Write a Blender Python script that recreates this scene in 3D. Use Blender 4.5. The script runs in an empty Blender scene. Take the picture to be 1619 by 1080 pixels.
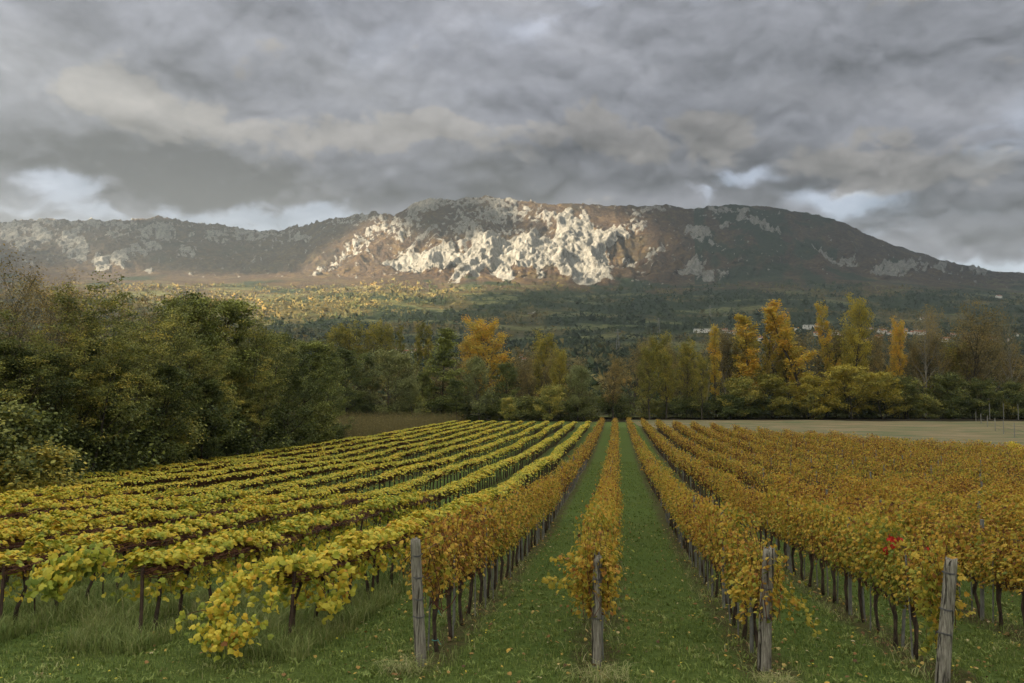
import bpy, math, random
import numpy as np
from math import radians as R, sin, cos, tan, pi, atan, exp, sqrt

random.seed(7)
rng = np.random.default_rng(7)
scn = bpy.context.scene
col = scn.collection

# ------------------------------------------------------------------ camera, sky, sun, exposure
F = 1259.0                      # focal length in pixels of the 1619-wide photograph
PITCH = atan(75 / F)
YAW = R(7.5)                    # the camera looks a little left of the rows' direction (+Y)
CZ = 4.1
FWD = np.array([-sin(YAW), cos(YAW)]); RGT = np.array([cos(YAW), sin(YAW)])
cam_d = bpy.data.cameras.new('camera'); cam = bpy.data.objects.new('camera', cam_d); col.objects.link(cam)
cam.location = (0, 0, CZ); cam.rotation_euler = (R(90) + PITCH, 0, YAW)
cam_d.lens = F * 36 / 1619; cam_d.sensor_width = 36; cam_d.clip_start = 0.1; cam_d.clip_end = 40000
scn.camera = cam

SUN_EL = R(24); SUN_AZ = R(228)          # compass-like: direction TO the sun, clockwise from +Y
sun_dir = np.array([sin(SUN_AZ) * cos(SUN_EL), cos(SUN_AZ) * cos(SUN_EL), sin(SUN_EL)])
sd = bpy.data.lights.new('sun', 'SUN'); sd.energy = 5.0; sd.angle = R(0.5); sd.color = (1.0, 0.83, 0.58)
so = bpy.data.objects.new('sun', sd); col.objects.link(so)
from mathutils import Vector
so.rotation_euler = Vector(sun_dir).to_track_quat('Z', 'Y').to_euler()

scn.view_settings.view_transform = 'Standard'; scn.view_settings.look = 'None'
scn.view_settings.gamma = 1.0; scn.view_settings.use_curve_mapping = False
scn.view_settings.exposure = 2.1
scn.cycles.use_denoising = True
scn.cycles.max_bounces = 6; scn.cycles.diffuse_bounces = 3; scn.cycles.transmission_bounces = 3
scn.cycles.transparent_max_bounces = 8; scn.cycles.volume_bounces = 1; scn.cycles.glossy_bounces = 2

def project(P):
    P = np.asarray(P, float)
    d = P[..., 0] * FWD[0] + P[..., 1] * FWD[1]; l = P[..., 0] * RGT[0] + P[..., 1] * RGT[1]; z = P[..., 2] - CZ
    f = d * cos(PITCH) + z * sin(PITCH); u = z * cos(PITCH) - d * sin(PITCH)
    f = np.where(f > 0.01, f, 0.01)
    return 809.5 + F * l / f, 540 - F * u / f, f

def slope_at(py):                       # height per metre of depth seen at photo row py
    t = (540 - py) / F
    return (t + tan(PITCH)) / (1 - t * tan(PITCH))

def place(px, d):                        # ground-plan point on the sight line of column px at depth d
    l = (px - 809.5) / F * d
    return FWD * d + RGT * l

# ---- node helper
class NT:
    def __init__(s, tree): s.t = tree; s.n = tree.nodes; s.l = tree.links
    def __call__(s, typ, ins=None, **kw):
        nd = s.n.new(typ)
        for k, v in kw.items(): setattr(nd, k, v)
        for k, v in (ins or {}).items(): s.set(nd.inputs[k], v)
        return nd
    def set(s, sock, v):
        if isinstance(v, bpy.types.NodeSocket): s.l.new(v, sock)
        elif isinstance(v, bpy.types.Node): s.l.new(v.outputs[0], sock)
        else: sock.default_value = v
    def m(s, op, a, b=0.0, c=None, clamp=False):
        nd = s.n.new('ShaderNodeMath'); nd.operation = op; nd.use_clamp = clamp
        s.set(nd.inputs[0], a); s.set(nd.inputs[1], b)
        if c is not None: s.set(nd.inputs[2], c)
        return nd.outputs[0]
    def vm(s, op, a, b=None, scale=None):
        nd = s.n.new('ShaderNodeVectorMath'); nd.operation = op
        s.set(nd.inputs[0], a)
        if b is not None: s.set(nd.inputs[1], b)
        if scale is not None: s.set(nd.inputs[3], scale)
        return nd.outputs['Value'] if op in ('LENGTH', 'DOT_PRODUCT', 'DISTANCE') else nd.outputs[0]
    def mix(s, f, a, b):
        nd = s.n.new('ShaderNodeMix'); nd.data_type = 'RGBA'
        s.set(nd.inputs[0], f); s.set(nd.inputs[6], a); s.set(nd.inputs[7], b)
        return nd.outputs[2]
    def ramp(s, fac, stops, interp='LINEAR'):
        nd = s.n.new('ShaderNodeValToRGB'); cr = nd.color_ramp; cr.interpolation = interp
        s.set(nd.inputs[0], fac)
        while len(cr.elements) < len(stops): cr.elements.new(0.5)
        for e, (p, c) in zip(cr.elements, stops):
            e.position = p; e.color = (*c, 1) if len(c) == 3 else c
        return nd.outputs[0]
    def rng(s, v, a, b, c=0.0, d=1.0, smooth=False):
        nd = s.n.new('ShaderNodeMapRange'); nd.interpolation_type = 'SMOOTHSTEP' if smooth else 'LINEAR'
        for i, x in enumerate((v, a, b, c, d)): s.set(nd.inputs[i], x)
        return nd.outputs[0]
    def noise(s, vec, scale, detail=4, rough=0.55, dist=0.0, out=0, lac=2.0):
        nd = s.n.new('ShaderNodeTexNoise'); s.set(nd.inputs['Vector'], vec)
        for k, v in (('Scale', scale), ('Detail', detail), ('Roughness', rough), ('Distortion', dist), ('Lacunarity', lac)): s.set(nd.inputs[k], v)
        return nd.outputs[out]

def c4(c): return (c[0], c[1], c[2], 1.0)

# ---- sky: Nishita behind a procedural cloud cover
W = bpy.data.worlds.new('World'); scn.world = W; W.use_nodes = True
W.node_tree.nodes.clear(); N = NT(W.node_tree)
tc = N('ShaderNodeTexCoord'); dirv = tc.outputs['Generated']
sky = N('ShaderNodeTexSky', sky_type='NISHITA', sun_disc=False, sun_elevation=SUN_EL, sun_rotation=SUN_AZ, air_density=1.0, dust_density=2.0)
sep = N('ShaderNodeSeparateXYZ', {0: dirv})
zc = N.m('MAXIMUM', sep.outputs[2], 0.0)
den = N.m('ADD', zc, 0.16)
inv = N.m('DIVIDE', 1.0, den)
p = N.vm('SCALE', dirv, scale=inv)                      # the cloud layer seen in perspective
cmb = N('ShaderNodeCombineXYZ', {0: N('ShaderNodeSeparateXYZ', {0: p}).outputs[0], 1: N('ShaderNodeSeparateXYZ', {0: p}).outputs[1], 2: 3.1})
pv = cmb.outputs[0]
w0 = N.vm('SCALE', N.vm('SUBTRACT', N.noise(pv, 1.1, 3, 0.5, out=1), (0.5, 0.5, 0.5)), scale=0.8)
pw = N.vm('ADD', pv, w0)
broad = N.noise(pw, 0.55, 4, 0.5)
# billows are worked in angles round the viewer so that they keep their lumpy shape low in the sky
w1 = N.vm('SCALE', N.vm('SUBTRACT', N.noise(dirv, 4.0, 5, 0.55, out=1), (0.5, 0.5, 0.5)), scale=0.16)
dw = N.vm('ADD', dirv, w1)
dq = N.vm('MULTIPLY', dw, (1.0, 1.0, 2.1))
bil = N.noise(dq, 3.6, 9, 0.52)
bil_up = N.noise(N.vm('ADD', dq, (0, 0, 0.06)), 3.6, 5, 0.5)
relief = N.m('SUBTRACT', bil, bil_up)                   # > 0 on the upper side of a billow
def skydir(px, py):
    t = (540 - py) / F; f = cos(PITCH) - t * sin(PITCH); u = t * cos(PITCH) + sin(PITCH); l = (px - 809.5) / F
    v = np.array([FWD[0] * f + RGT[0] * l, FWD[1] * f + RGT[1] * l, u]); return v / np.linalg.norm(v)
w2 = N.vm('SCALE', N.vm('SUBTRACT', N.noise(dirv, 7.0, 7, 0.6, out=1), (0.5, 0.5, 0.5)), scale=0.10)
db = N.vm('ADD', dirv, w2)
def blob(px, py, rx, ry):
    v = skydir(px, py); q = N.vm('SUBTRACT', db, tuple(v))
    a = N.vm('DOT_PRODUCT', q, (RGT[0], RGT[1], 0)); b = N('ShaderNodeSeparateXYZ', {0: q}).outputs[2]
    a = N.m('MULTIPLY', a, F / rx); b = N.m('MULTIPLY', b, F / ry)
    r2 = N.m('ADD', N.m('MULTIPLY', a, a), N.m('MULTIPLY', b, b))
    front = N.m('GREATER_THAN', N.vm('DOT_PRODUCT', q, tuple(v)), -0.5)
    return N.m('MULTIPLY', N.m('EXPONENT', N.m('MULTIPLY', r2, -1.0)), front)
def total(lst):
    acc = None
    for (x, y, rx, ry, s) in lst:
        t = N.m('MULTIPLY', blob(x, y, rx, ry), s); acc = t if acc is None else N.m('ADD', acc, t)
    return acc
gaps = total([(330, 344, 200, 26, 1.1), (450, 352, 90, 26, 1.0), (95, 292, 46, 12, .6), (30, 338, 90, 12, .2), (1112, 300, 34, 30, .85), (1180, 292, 70, 14, .62), (1335, 322, 75, 18, .85),
              (1560, 425, 120, 16, 1.2), (1450, 370, 160, 30, .35), (920, 20, 170, 30, .5), (1590, 205, 70, 60, .35),
              (560, 60, 120, 70, .25)])
dark = total([(250, 275, 160, 45, .8), (430, 300, 190, 40, .8), (700, 285, 240, 45, .75), (930, 270, 170, 50, .7), (1180, 255, 110, 30, .5), (1400, 285, 190, 40, .9),
              (1560, 300, 160, 45, .7), (200, 225, 200, 50, .35), (1100, 170, 300, 70, .35), (1250, 300, 90, 30, .5), (1450, 90, 260, 90, .15)])
warm = total([(205, 135, 75, 38, .9), (250, 185, 150, 40, .7), (560, 225, 120, 34, .8), (670, 215, 80, 28, .7), (930, 215, 150, 40, .9), (1150, 215, 70, 40, .9),
              (1370, 255, 120, 36, .9), (1500, 265, 120, 25, .4)])
elev = N.rng(sep.outputs[2], 0.12, 0.42, 0.185, 0.33)
lum = N.m('ADD', elev, N.m('MULTIPLY', N.m('SUBTRACT', broad, 0.5), 0.20))
lum = N.m('ADD', lum, N.m('MULTIPLY', N.m('SUBTRACT', bil, 0.5), 0.20))
lum = N.m('ADD', lum, N.m('MULTIPLY', relief, 0.50))
def billow(vec):
    acc = None
    for sc_, wt in ((6.5, .46), (13.7, .27), (29.0, .16), (61.0, .11)):
        t_ = N.m('MULTIPLY', N.m('ABSOLUTE', N.m('SUBTRACT', N.noise(vec, sc_, 1, .4), 0.5)), 2 * wt)
        acc = t_ if acc is None else N.m('ADD', acc, t_)
    return acc
db2 = N.vm('MULTIPLY', N.vm('ADD', dirv, N.vm('SCALE', N.vm('SUBTRACT', N.noise(dirv, 3.0, 3, 0.5, out=1), (0.5, 0.5, 0.5)), scale=0.10)), (1.0, 1.0, 1.7))
bl = billow(db2); bl2 = billow(N.vm('ADD', db2, (0, 0, 0.022)))
cn = N.m('MULTIPLY', N.m('SUBTRACT', bl, 0.17), 1.5)
lum = N.m('ADD', lum, N.m('MULTIPLY', N.m('SUBTRACT', bl, bl2), 0.34))
dark = N.rng(N.m('ADD', dark, N.m('MULTIPLY', cn, 1.5)), 0.28, 0.62, 0, 1, True)
warm = N.rng(N.m('ADD', warm, N.m('MULTIPLY', cn, 1.6)), 0.32, 0.58, 0, 1, True)
lum = N.m('SUBTRACT', lum, N.m('MULTIPLY', dark, 0.105))
lum = N.m('ADD', lum, N.m('MULTIPLY', warm, 0.042))
lum = N.m('ADD', lum, N.m('MULTIPLY', cn, 0.16))
lum = N.m('MAXIMUM', lum, 0.085)
gn = N.noise(N.vm('MULTIPLY', dw, (1, 1, 2.4)), 8.0, 7, 0.58)
gapm = N.m('MULTIPLY', gaps, N.rng(gn, 0.38, 0.58, 0.2, 1.3), clamp=True)
gapm = N.rng(gapm, 0.12, 0.85, 0, 1, True)
lum = N.m('ADD', lum, N.m('MULTIPLY', N.m('MULTIPLY', gapm, N.rng(N.noise(dq, 9.0, 6, .6), .3, .7, .45, 1.35)), 0.36))
warmth = N.m('ADD', N.m('MULTIPLY', warm, 0.85, clamp=True), N.m('MULTIPLY', relief, 0.9), clamp=True)
lum = N.m('MULTIPLY', lum, 0.237)
tint = N.mix(warmth, c4((0.95, 0.975, 1.10)), c4((1.05, 0.995, 0.95)))
cl_col = N.vm('SCALE', tint, scale=lum)
bg_cloud = N('ShaderNodeBackground', {'Color': cl_col, 'Strength': 1.0})
bg_sky = N('ShaderNodeBackground', {'Color': sky.outputs[0], 'Strength': 0.05})
cover = N.m('SUBTRACT', 1.0, N.m('MULTIPLY', gapm, 0.25))
mx = N('ShaderNodeMixShader', {0: cover, 1: bg_sky.outputs[0], 2: bg_cloud.outputs[0]})
N('ShaderNodeOutputWorld', {0: mx.outputs[0]})

# ------------------------------------------------------------------ numpy noise
_perm = np.random.default_rng(3).permutation(4096).astype(np.int64)
_gr = np.random.default_rng(5).uniform(0, 2 * pi, 4096)
_gx, _gy = np.cos(_gr), np.sin(_gr)
def perlin(x, y, seed=0):
    x = np.asarray(x, float) + seed * 17.31; y = np.asarray(y, float) + seed * 9.77
    xi = np.floor(x).astype(np.int64); yi = np.floor(y).astype(np.int64); xf = x - xi; yf = y - yi
    u = xf * xf * xf * (xf * (xf * 6 - 15) + 10); v = yf * yf * yf * (yf * (yf * 6 - 15) + 10)
    def g(ix, iy, fx, fy):
        h = _perm[(_perm[ix & 4095] + iy) & 4095]; return _gx[h] * fx + _gy[h] * fy
    a = g(xi, yi, xf, yf); b = g(xi + 1, yi, xf - 1, yf); c = g(xi, yi + 1, xf, yf - 1); d = g(xi + 1, yi + 1, xf - 1, yf - 1)
    return (a + (b - a) * u + ((c + (d - c) * u) - (a + (b - a) * u)) * v) * 1.4
def fbm(x, y, octv=5, seed=0, gain=0.5):
    s = 0; a = 1; t = 0
    for o in range(octv): s = s + a * perlin(x * 2 ** o, y * 2 ** o, seed + o); t += a; a *= gain
    return s / t
def ridged(x, y, octv=5, seed=0, gain=0.55):
    s = 0; a = 1; t = 0
    for o in range(octv): s = s + a * (1 - np.abs(perlin(x * 2 ** o, y * 2 ** o, seed + o)) * 2); t += a; a *= gain
    return s / t
def sstep(a, b, x): t = np.clip((x - a) / (b - a), 0, 1); return t * t * (3 - 2 * t)

# ------------------------------------------------------------------ ground shape
_HY = [-30, 0, 8, 11.7, 19.9, 30, 42, 68, 100, 157, 230, 400]
_HH = [3.3, 3.5, 3.82, 4.09, 4.84, 5.5, 6.07, 6.9, 7.3, 7.5, 7.5, 7.5]
def ground(x, y):
    x = np.asarray(x, float); y = np.asarray(y, float)
    h = np.interp(y, _HY, _HH)
    h = (h * 2 + np.interp(y - 2.5, _HY, _HH) + np.interp(y + 2.5, _HY, _HH)) / 4
    z = CZ - h + 0.05 * perlin(x / 3.0, y / 3.0, 2) + 0.18 * perlin(x / 14, y / 14, 4) * np.clip((np.abs(y) - 14) / 20, 0, 1)
    return z
def gz(x, y): return float(ground(x, y))

# ------------------------------------------------------------------ mesh helpers
def mesh_from(name, V, T, mats, tint=None, mi=None, smooth=False, quads=None, extra=None):
    me = bpy.data.meshes.new(name)
    V = np.asarray(V, np.float32); 
    if quads is None: P = np.asarray(T, np.int32); k = 3
    else: P = np.asarray(quads, np.int32); k = 4
    me.vertices.add(len(V)); me.vertices.foreach_set('co', V.ravel())
    me.loops.add(P.size); me.loops.foreach_set('vertex_index', P.ravel())
    me.polygons.add(len(P)); me.polygons.foreach_set('loop_start', np.arange(0, P.size, k, dtype=np.int32))
    if mi is not None: me.polygons.foreach_set('material_index', np.asarray(mi, np.int32))
    me.update(calc_edges=True)
    me.polygons.foreach_set('use_smooth', np.full(len(P), smooth))
    for m in (mats if isinstance(mats, (list, tuple)) else [mats]): me.materials.append(m)
    if tint is not None:
        a = me.attributes.new('tint', 'FLOAT', 'POINT'); a.data.foreach_set('value', np.asarray(tint, np.float32))
    for k2, v2 in (extra or {}).items():
        a = me.attributes.new(k2, 'FLOAT', 'POINT'); a.data.foreach_set('value', np.asarray(v2, np.float32))
    return me
def link(name, me, parent=None, loc=None):
    o = bpy.data.objects.new(name, me); col.objects.link(o)
    if parent is not None: o.parent = parent
    if loc is not None: o.location = loc
    return o
def tag(o, label=None, cat=None, group=None, kind=None):
    if label: o['label'] = label
    if cat: o['category'] = cat
    if group: o['group'] = group
    if kind: o['kind'] = kind
    return o
def thing(name, label, cat, loc=(0, 0, 0), rz=0.0, group=None):
    o = bpy.data.objects.new(name, None); col.objects.link(o); o.location = loc; o.rotation_euler = (0, 0, rz)
    o.empty_display_size = 0.2
    return tag(o, label, cat, group)

class Geo:
    """collects triangles with a tint and a material slot"""
    def __init__(s): s.V = []; s.T = []; s.C = []; s.M = []; s.n = 0
    def add(s, V, T, tint=0.5, mi=0):
        V = np.asarray(V, float).reshape(-1, 3); T = np.asarray(T, np.int64).reshape(-1, 3)
        s.V.append(V); s.T.append(T + s.n); s.C.append(np.broadcast_to(np.asarray(tint, float), (len(V),)).copy()); s.M.append(np.full(len(T), mi)); s.n += len(V)
    def tube(s, pts, rad, ns=5, tint=0.5, mi=0, cap=True, jitter=0.0):
        pts = np.asarray(pts, float); k = len(pts); rad = np.broadcast_to(np.asarray(rad, float), (k,))
        t = np.gradient(pts, axis=0); t /= np.linalg.norm(t, axis=1)[:, None] + 1e-9
        ref = np.array([0, 0, 1.0]) if abs(t[:, 2]).mean() < 0.8 else np.array([1.0, 0, 0])
        a = np.cross(t, ref); a /= np.linalg.norm(a, axis=1)[:, None] + 1e-9; b = np.cross(t, a)
        ang = np.arange(ns) * 2 * pi / ns
        rr = rad[:, None] * (1 + jitter * rng.uniform(-1, 1, (k, ns))) if jitter else np.repeat(rad[:, None], ns, 1)
        V = pts[:, None] + rr[..., None] * (np.cos(ang)[None, :, None] * a[:, None] + np.sin(ang)[None, :, None] * b[:, None])
        V = V.reshape(-1, 3); i = np.arange(k - 1)[:, None] * ns; j = np.arange(ns)[None]; j2 = (j + 1) % ns
        q = np.stack([i + j, i + j2, i + ns + j2, i + ns + j], -1).reshape(-1, 4)
        T = np.concatenate([q[:, [0, 1, 2]], q[:, [0, 2, 3]]])
        if cap:
            V = np.vstack([V, pts[-1:], pts[:1]]); e = (k - 1) * ns; jj = np.arange(ns); j3 = (jj + 1) % ns
            T = np.vstack([T, np.stack([e + jj, e + j3, np.full(ns, k * ns)], -1), np.stack([j3, jj, np.full(ns, k * ns + 1)], -1)])
        s.add(V, T, tint, mi)
    def box(s, lo, hi, tint=0.5, mi=0):
        lo = np.asarray(lo, float); hi = np.asarray(hi, float)
        V = np.array([[x, y, z] for x in (0, 1) for y in (0, 1) for z in (0, 1)]) * (hi - lo) + lo
        T = [[0, 1, 3], [0, 3, 2], [4, 6, 7], [4, 7, 5], [0, 4, 5], [0, 5, 1], [2, 3, 7], [2, 7, 6], [0, 2, 6], [0, 6, 4], [1, 5, 7], [1, 7, 3]]
        s.add(V, T, tint, mi)
    def leaves(s, C, Nn, size, tint, tmpl, mi=0, spin=None):
        """C centres, Nn normals, size and tint per leaf; tmpl = (verts, tris)"""
        C = np.asarray(C, float); n = len(C)
        if n == 0: return
        Nn = np.asarray(Nn, float); Nn = Nn / (np.linalg.norm(Nn, axis=1)[:, None] + 1e-9)
        if spin is None: r = rng.normal(size=(n, 3))
        else: r = spin
        a = r - (r * Nn).sum(1)[:, None] * Nn; a /= np.linalg.norm(a, axis=1)[:, None] + 1e-9; b = np.cross(Nn, a)
        tv, tt = tmpl; k = len(tv); sz = np.broadcast_to(np.asarray(size, float), (n,))
        V = C[:, None] + sz[:, None, None] * (tv[None, :, 0:1] * a[:, None] + tv[None, :, 1:2] * b[:, None] + tv[None, :, 2:3] * Nn[:, None])
        T = tt[None] + (np.arange(n) * k)[:, None, None]
        s.add(V.reshape(-1, 3), T.reshape(-1, 3), np.repeat(np.broadcast_to(np.asarray(tint, float), (n,)), k), mi)
    def mesh(s, name, mats, smooth=False):
        if not s.V: s.add([[0, 0, 0], [0.001, 0, 0], [0, 0.001, 0]], [[0, 1, 2]])
        return mesh_from(name, np.vstack(s.V), np.vstack(s.T), mats, np.concatenate(s.C), np.concatenate(s.M), smooth)

# leaf templates: lobed grape leaf (fan), roundish leaf, diamond, blade
def fan(outline, zc=0.0, zf=None):
    o = np.array(outline, float); z = np.array(zf if zf is not None else np.zeros(len(o)))
    V = np.vstack([[[0, 0, zc]], np.column_stack([o, z])]); k = len(o)
    return V, np.array([[0, 1 + i, 1 + (i + 1) % k] for i in range(k)])
GRAPE = fan([(-.42, 0), (-.34, -.34), (-.02, -.50), (.06, -.27), (.34, -.36), (.30, -.12), (.56, 0), (.30, .12), (.34, .36), (.06, .27), (-.02, .50), (-.34, .34)], .05,
            [.0, -.06, -.12, .02, -.06, 0, -.12, 0, -.06, .02, -.12, -.06])
ROUND = fan([(-.24, 0), (-.44, -.20), (-.22, -.46), (.14, -.44), (.32, -.24), (.62, 0), (.32, .24), (.14, .44), (-.22, .46), (-.44, .20)], .08, [.03, -.05, -.15, -.15, -.05, -.20, -.05, -.15, -.15, -.05])
DIAM = (np.array([(-.5, 0, 0), (0, -.36, -.07), (.5, 0, -.05), (0, .36, -.07)]), np.array([[0, 1, 2], [0, 2, 3]]))
TRI = (np.array([(-.5, -.3, 0), (.55, 0, 0), (-.4, .4, 0.05)]), np.array([[0, 1, 2]]))

# ------------------------------------------------------------------ materials
MATS = {}
def mat(name, fn):
    m = bpy.data.materials.new(name); m.use_nodes = True; m.node_tree.nodes.clear(); n = NT(m.node_tree)
    fn(n); MATS[name] = m; return m
def out(n, sh, disp=None):
    o = n('ShaderNodeOutputMaterial', {0: sh}); 
    return o
def leaf_mat(name, stops, trans=0.30, rough=0.6, objk=0.25, vary=0.10):
    def f(n):
        t = n('ShaderNodeAttribute', attribute_name='tint').outputs['Fac']
        oi = n('ShaderNodeObjectInfo')
        cs = n('ShaderNodeSeparateColor', {0: oi.outputs['Color']})
        sh = n.m('MULTIPLY', n.m('SUBTRACT', cs.outputs[0], 1.0), 1.0)           # object colour red: 1 = neutral
        v = n.m('ADD', t, sh)
        v = n.m('ADD', v, n.m('MULTIPLY', n.m('SUBTRACT', oi.outputs['Random'], 0.5), vary))
        g = n('ShaderNodeNewGeometry')
        fine = n.noise(g.outputs['Position'], 9.0, 2)
        v = n.m('ADD', v, n.m('MULTIPLY', n.m('SUBTRACT', fine, 0.5), 0.10), clamp=True)
        c = n.ramp(v, stops)
        p = n('ShaderNodeBsdfPrincipled', {'Base Color': c, 'Roughness': rough, 'Specular IOR Level': 0.3})
        tr = n('ShaderNodeBsdfTranslucent', {'Color': c})
        out(n, n('ShaderNodeMixShader', {0: trans, 1: p.outputs[0], 2: tr.outputs[0]}).outputs[0])
    return mat(name, f)
yel = leaf_mat('yellow_vine_leaf', [(0, (.15, .20, .025)), (.25, (.34, .37, .045)), (.5, (.62, .52, .065)), (.75, (.72, .48, .05)), (.9, (.50, .25, .04)), (1, (.24, .10, .03))], .33)
ora = leaf_mat('orange_vine_leaf', [(0, (.13, .17, .025)), (.25, (.31, .29, .04)), (.45, (.56, .39, .055)), (.62, (.54, .30, .045)), (.78, (.30, .13, .032)), (1, (.10, .045, .022))], .33)
red_l = leaf_mat('crimson_leaf', [(0, (.35, .015, .012)), (1, (.55, .03, .02))], .25)
dark_l = leaf_mat('dark_green_leaf', [(0, (0.040, 0.056, 0.018)), (.4, (0.100, 0.125, 0.034)), (.7, (0.195, 0.215, 0.050)), (1, (0.346, 0.370, 0.087))], .2)
olive_l = leaf_mat('olive_leaf', [(0, (0.075, 0.095, 0.030)), (.4, (0.19, 0.205, 0.055)), (.7, (0.37, 0.345, 0.078)), (1, (0.56, 0.43, 0.085))], .25)
willow_l = leaf_mat('willow_leaf', [(0, (0.108, 0.128, 0.050)), (.5, (0.214, 0.234, 0.087)), (1, (0.390, 0.370, 0.137))], .25)
gold_l = leaf_mat('golden_leaf', [(0, (.24, .22, .05)), (.4, (.50, .40, .07)), (.75, (.72, .46, .06)), (1, (.70, .36, .05))], .35)
yg_l = leaf_mat('yellow_green_leaf', [(0, (0.090, 0.103, 0.023)), (.5, (0.257, 0.238, 0.046)), (1, (0.528, 0.412, 0.057))], .3)
brown_l = leaf_mat('brown_olive_leaf', [(0, (0.078, 0.070, 0.032)), (.5, (0.229, 0.185, 0.067)), (1, (0.473, 0.316, 0.088))], .25)

def bark(name, a, b, scale=14, bump=0.6, stretch=(1, 1, .25), rough=.9):
    def f(n):
        tcx = n('ShaderNodeTexCoord').outputs['Object']
        v = n.vm('MULTIPLY', tcx, stretch)
        nz = n.noise(v, scale, 6, .65); n2 = n.noise(v, scale * 4, 3, .6)
        c = n.mix(n.rng(nz, .35, .65), c4(a), c4(b))
        h = n.m('ADD', nz, n.m('MULTIPLY', n2, .4))
        bp = n('ShaderNodeBump', {'Strength': bump, 'Distance': .02, 'Height': h})
        p = n('ShaderNodeBsdfPrincipled', {'Base Color': c, 'Roughness': rough, 'Normal': bp.outputs[0], 'Specular IOR Level': .2})
        out(n, p.outputs[0])
    return mat(name, f)
bark_dark = bark('dark_bark', (.025, .02, .016), (.075, .06, .048))
bark_tree = bark('grey_brown_bark', (.04, .034, .027), (.12, .10, .078), 6)
bark_pale = bark('pale_bark', (.16, .145, .12), (.34, .31, .26), 4)
vine_bark = bark('vine_bark', (.03, .022, .017), (.11, .08, .06), 22, 1.0)
cane_m = bark('red_brown_cane', (.06, .022, .014), (.17, .075, .045), 30, .3)
stake_m = bark('galvanised_stake', (.12, .12, .115), (.25, .245, .23), 20, .15, rough=.6)
rust_m = bark('rusty_iron', (.045, .032, .026), (.10, .065, .05), 25, .4)
wire_m = bark('dark_wire', (.05, .05, .055), (.12, .12, .125), 30, .1, rough=.5)
tie_m = bark('blue_green_twine', (.05, .20, .20), (.09, .30, .29), 30, .2)
conc_m = bark('grey_concrete', (.17, .165, .15), (.29, .28, .26), 12, .3)
wall_m = bark('white_plaster', (.62, .60, .56), (.78, .76, .72), .4, .1, (1, 1, 1))
roof_m = bark('red_roof_tiles', (.20, .075, .045), (.33, .13, .08), 1.2, .3, (1, 1, 1))
glass_m = bark('dark_window', (.03, .035, .04), (.06, .065, .07), 1, .0, (1, 1, 1), rough=.2)

def _wood(n):
    tcx = n('ShaderNodeTexCoord').outputs['Object']
    v = n.vm('MULTIPLY', tcx, (1, 1, .07))
    a = n.noise(v, 55, 8, .7, .4); b = n.noise(v, 16, 5, .6, 1.0); big = n.noise(tcx, 2.2, 3)
    c = n.ramp(a, [(.30, (.05, .043, .034)), (.45, (.19, .172, .145)), (.6, (.34, .315, .27)), (.8, (.44, .415, .37))])
    crack = n.rng(b, .38, .46)
    c = n.mix(crack, c4((.03, .026, .02)), c)
    c = n.mix(n.rng(big, .5, .75, 0, .55), c, c4((.10, .085, .062)))
    gr = n.noise(tcx, 9, 4)
    c = n.mix(n.rng(gr, .60, .74, 0, .5), c, c4((.13, .14, .085)))
    h = n.m('ADD', n.m('MULTIPLY', a, .6), crack)
    bp = n('ShaderNodeBump', {'Strength': .9, 'Distance': .012, 'Height': h})
    out(n, n('ShaderNodeBsdfPrincipled', {'Base Color': c, 'Roughness': .88, 'Normal': bp.outputs[0], 'Specular IOR Level': .2}).outputs[0])
wood_m = mat('weathered_wood', _wood)

def blade_mat(name, stops, trans=.25):
    return leaf_mat(name, stops, trans, .6, vary=0)
grass_m = blade_mat('grass_blade', [(0, (.066, .10, .022)), (.5, (.165, .225, .05)), (.8, (.28, .32, .09)), (1, (.36, .34, .17))])
dry_m = blade_mat('dry_grass', [(0, (.10, .16, .035)), (.45, (.24, .28, .085)), (1, (.46, .41, .22))])
litter_m = blade_mat('fallen_leaf', [(0, (.10, .05, .025)), (.4, (.28, .15, .05)), (.7, (.50, .33, .06)), (1, (.55, .45, .28))], .1)

# ------------------------------------------------------------------ rows of vines (positions needed by the ground too)
RED_X = [-2.88 + 2.53 * k for k in range(17)]
YEL_X = [-5.50 - 2.62 * k for k in range(11)]
RED_Y0, YEL_Y0 = 11.9, 12.6
def red_end(x): return float(np.interp(x, [-3, 5, 10, 16, 22, 28, 32, 38], [157, 153, 142, 127, 112, 108, 94, 78]))
def yel_end(x): return 156.0

# ------------------------------------------------------------------ ground sheet
def grid_sheet(name, xs, ys, zf, m, attrs=None):
    X, Y = np.meshgrid(xs, ys); Z = zf(X, Y); nx, ny = len(xs), len(ys)
    i = np.arange(ny - 1)[:, None] * nx + np.arange(nx - 1)[None]
    Q = np.stack([i, i + 1, i + nx + 1, i + nx], -1).reshape(-1, 4)
    ex = {k: f(X, Y).ravel() for k, f in (attrs or {}).items()}
    me = mesh_from(name, np.stack([X, Y, Z], -1).reshape(-1, 3), None, m, quads=Q, smooth=True, extra=ex)
    return link(name, me)

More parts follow.
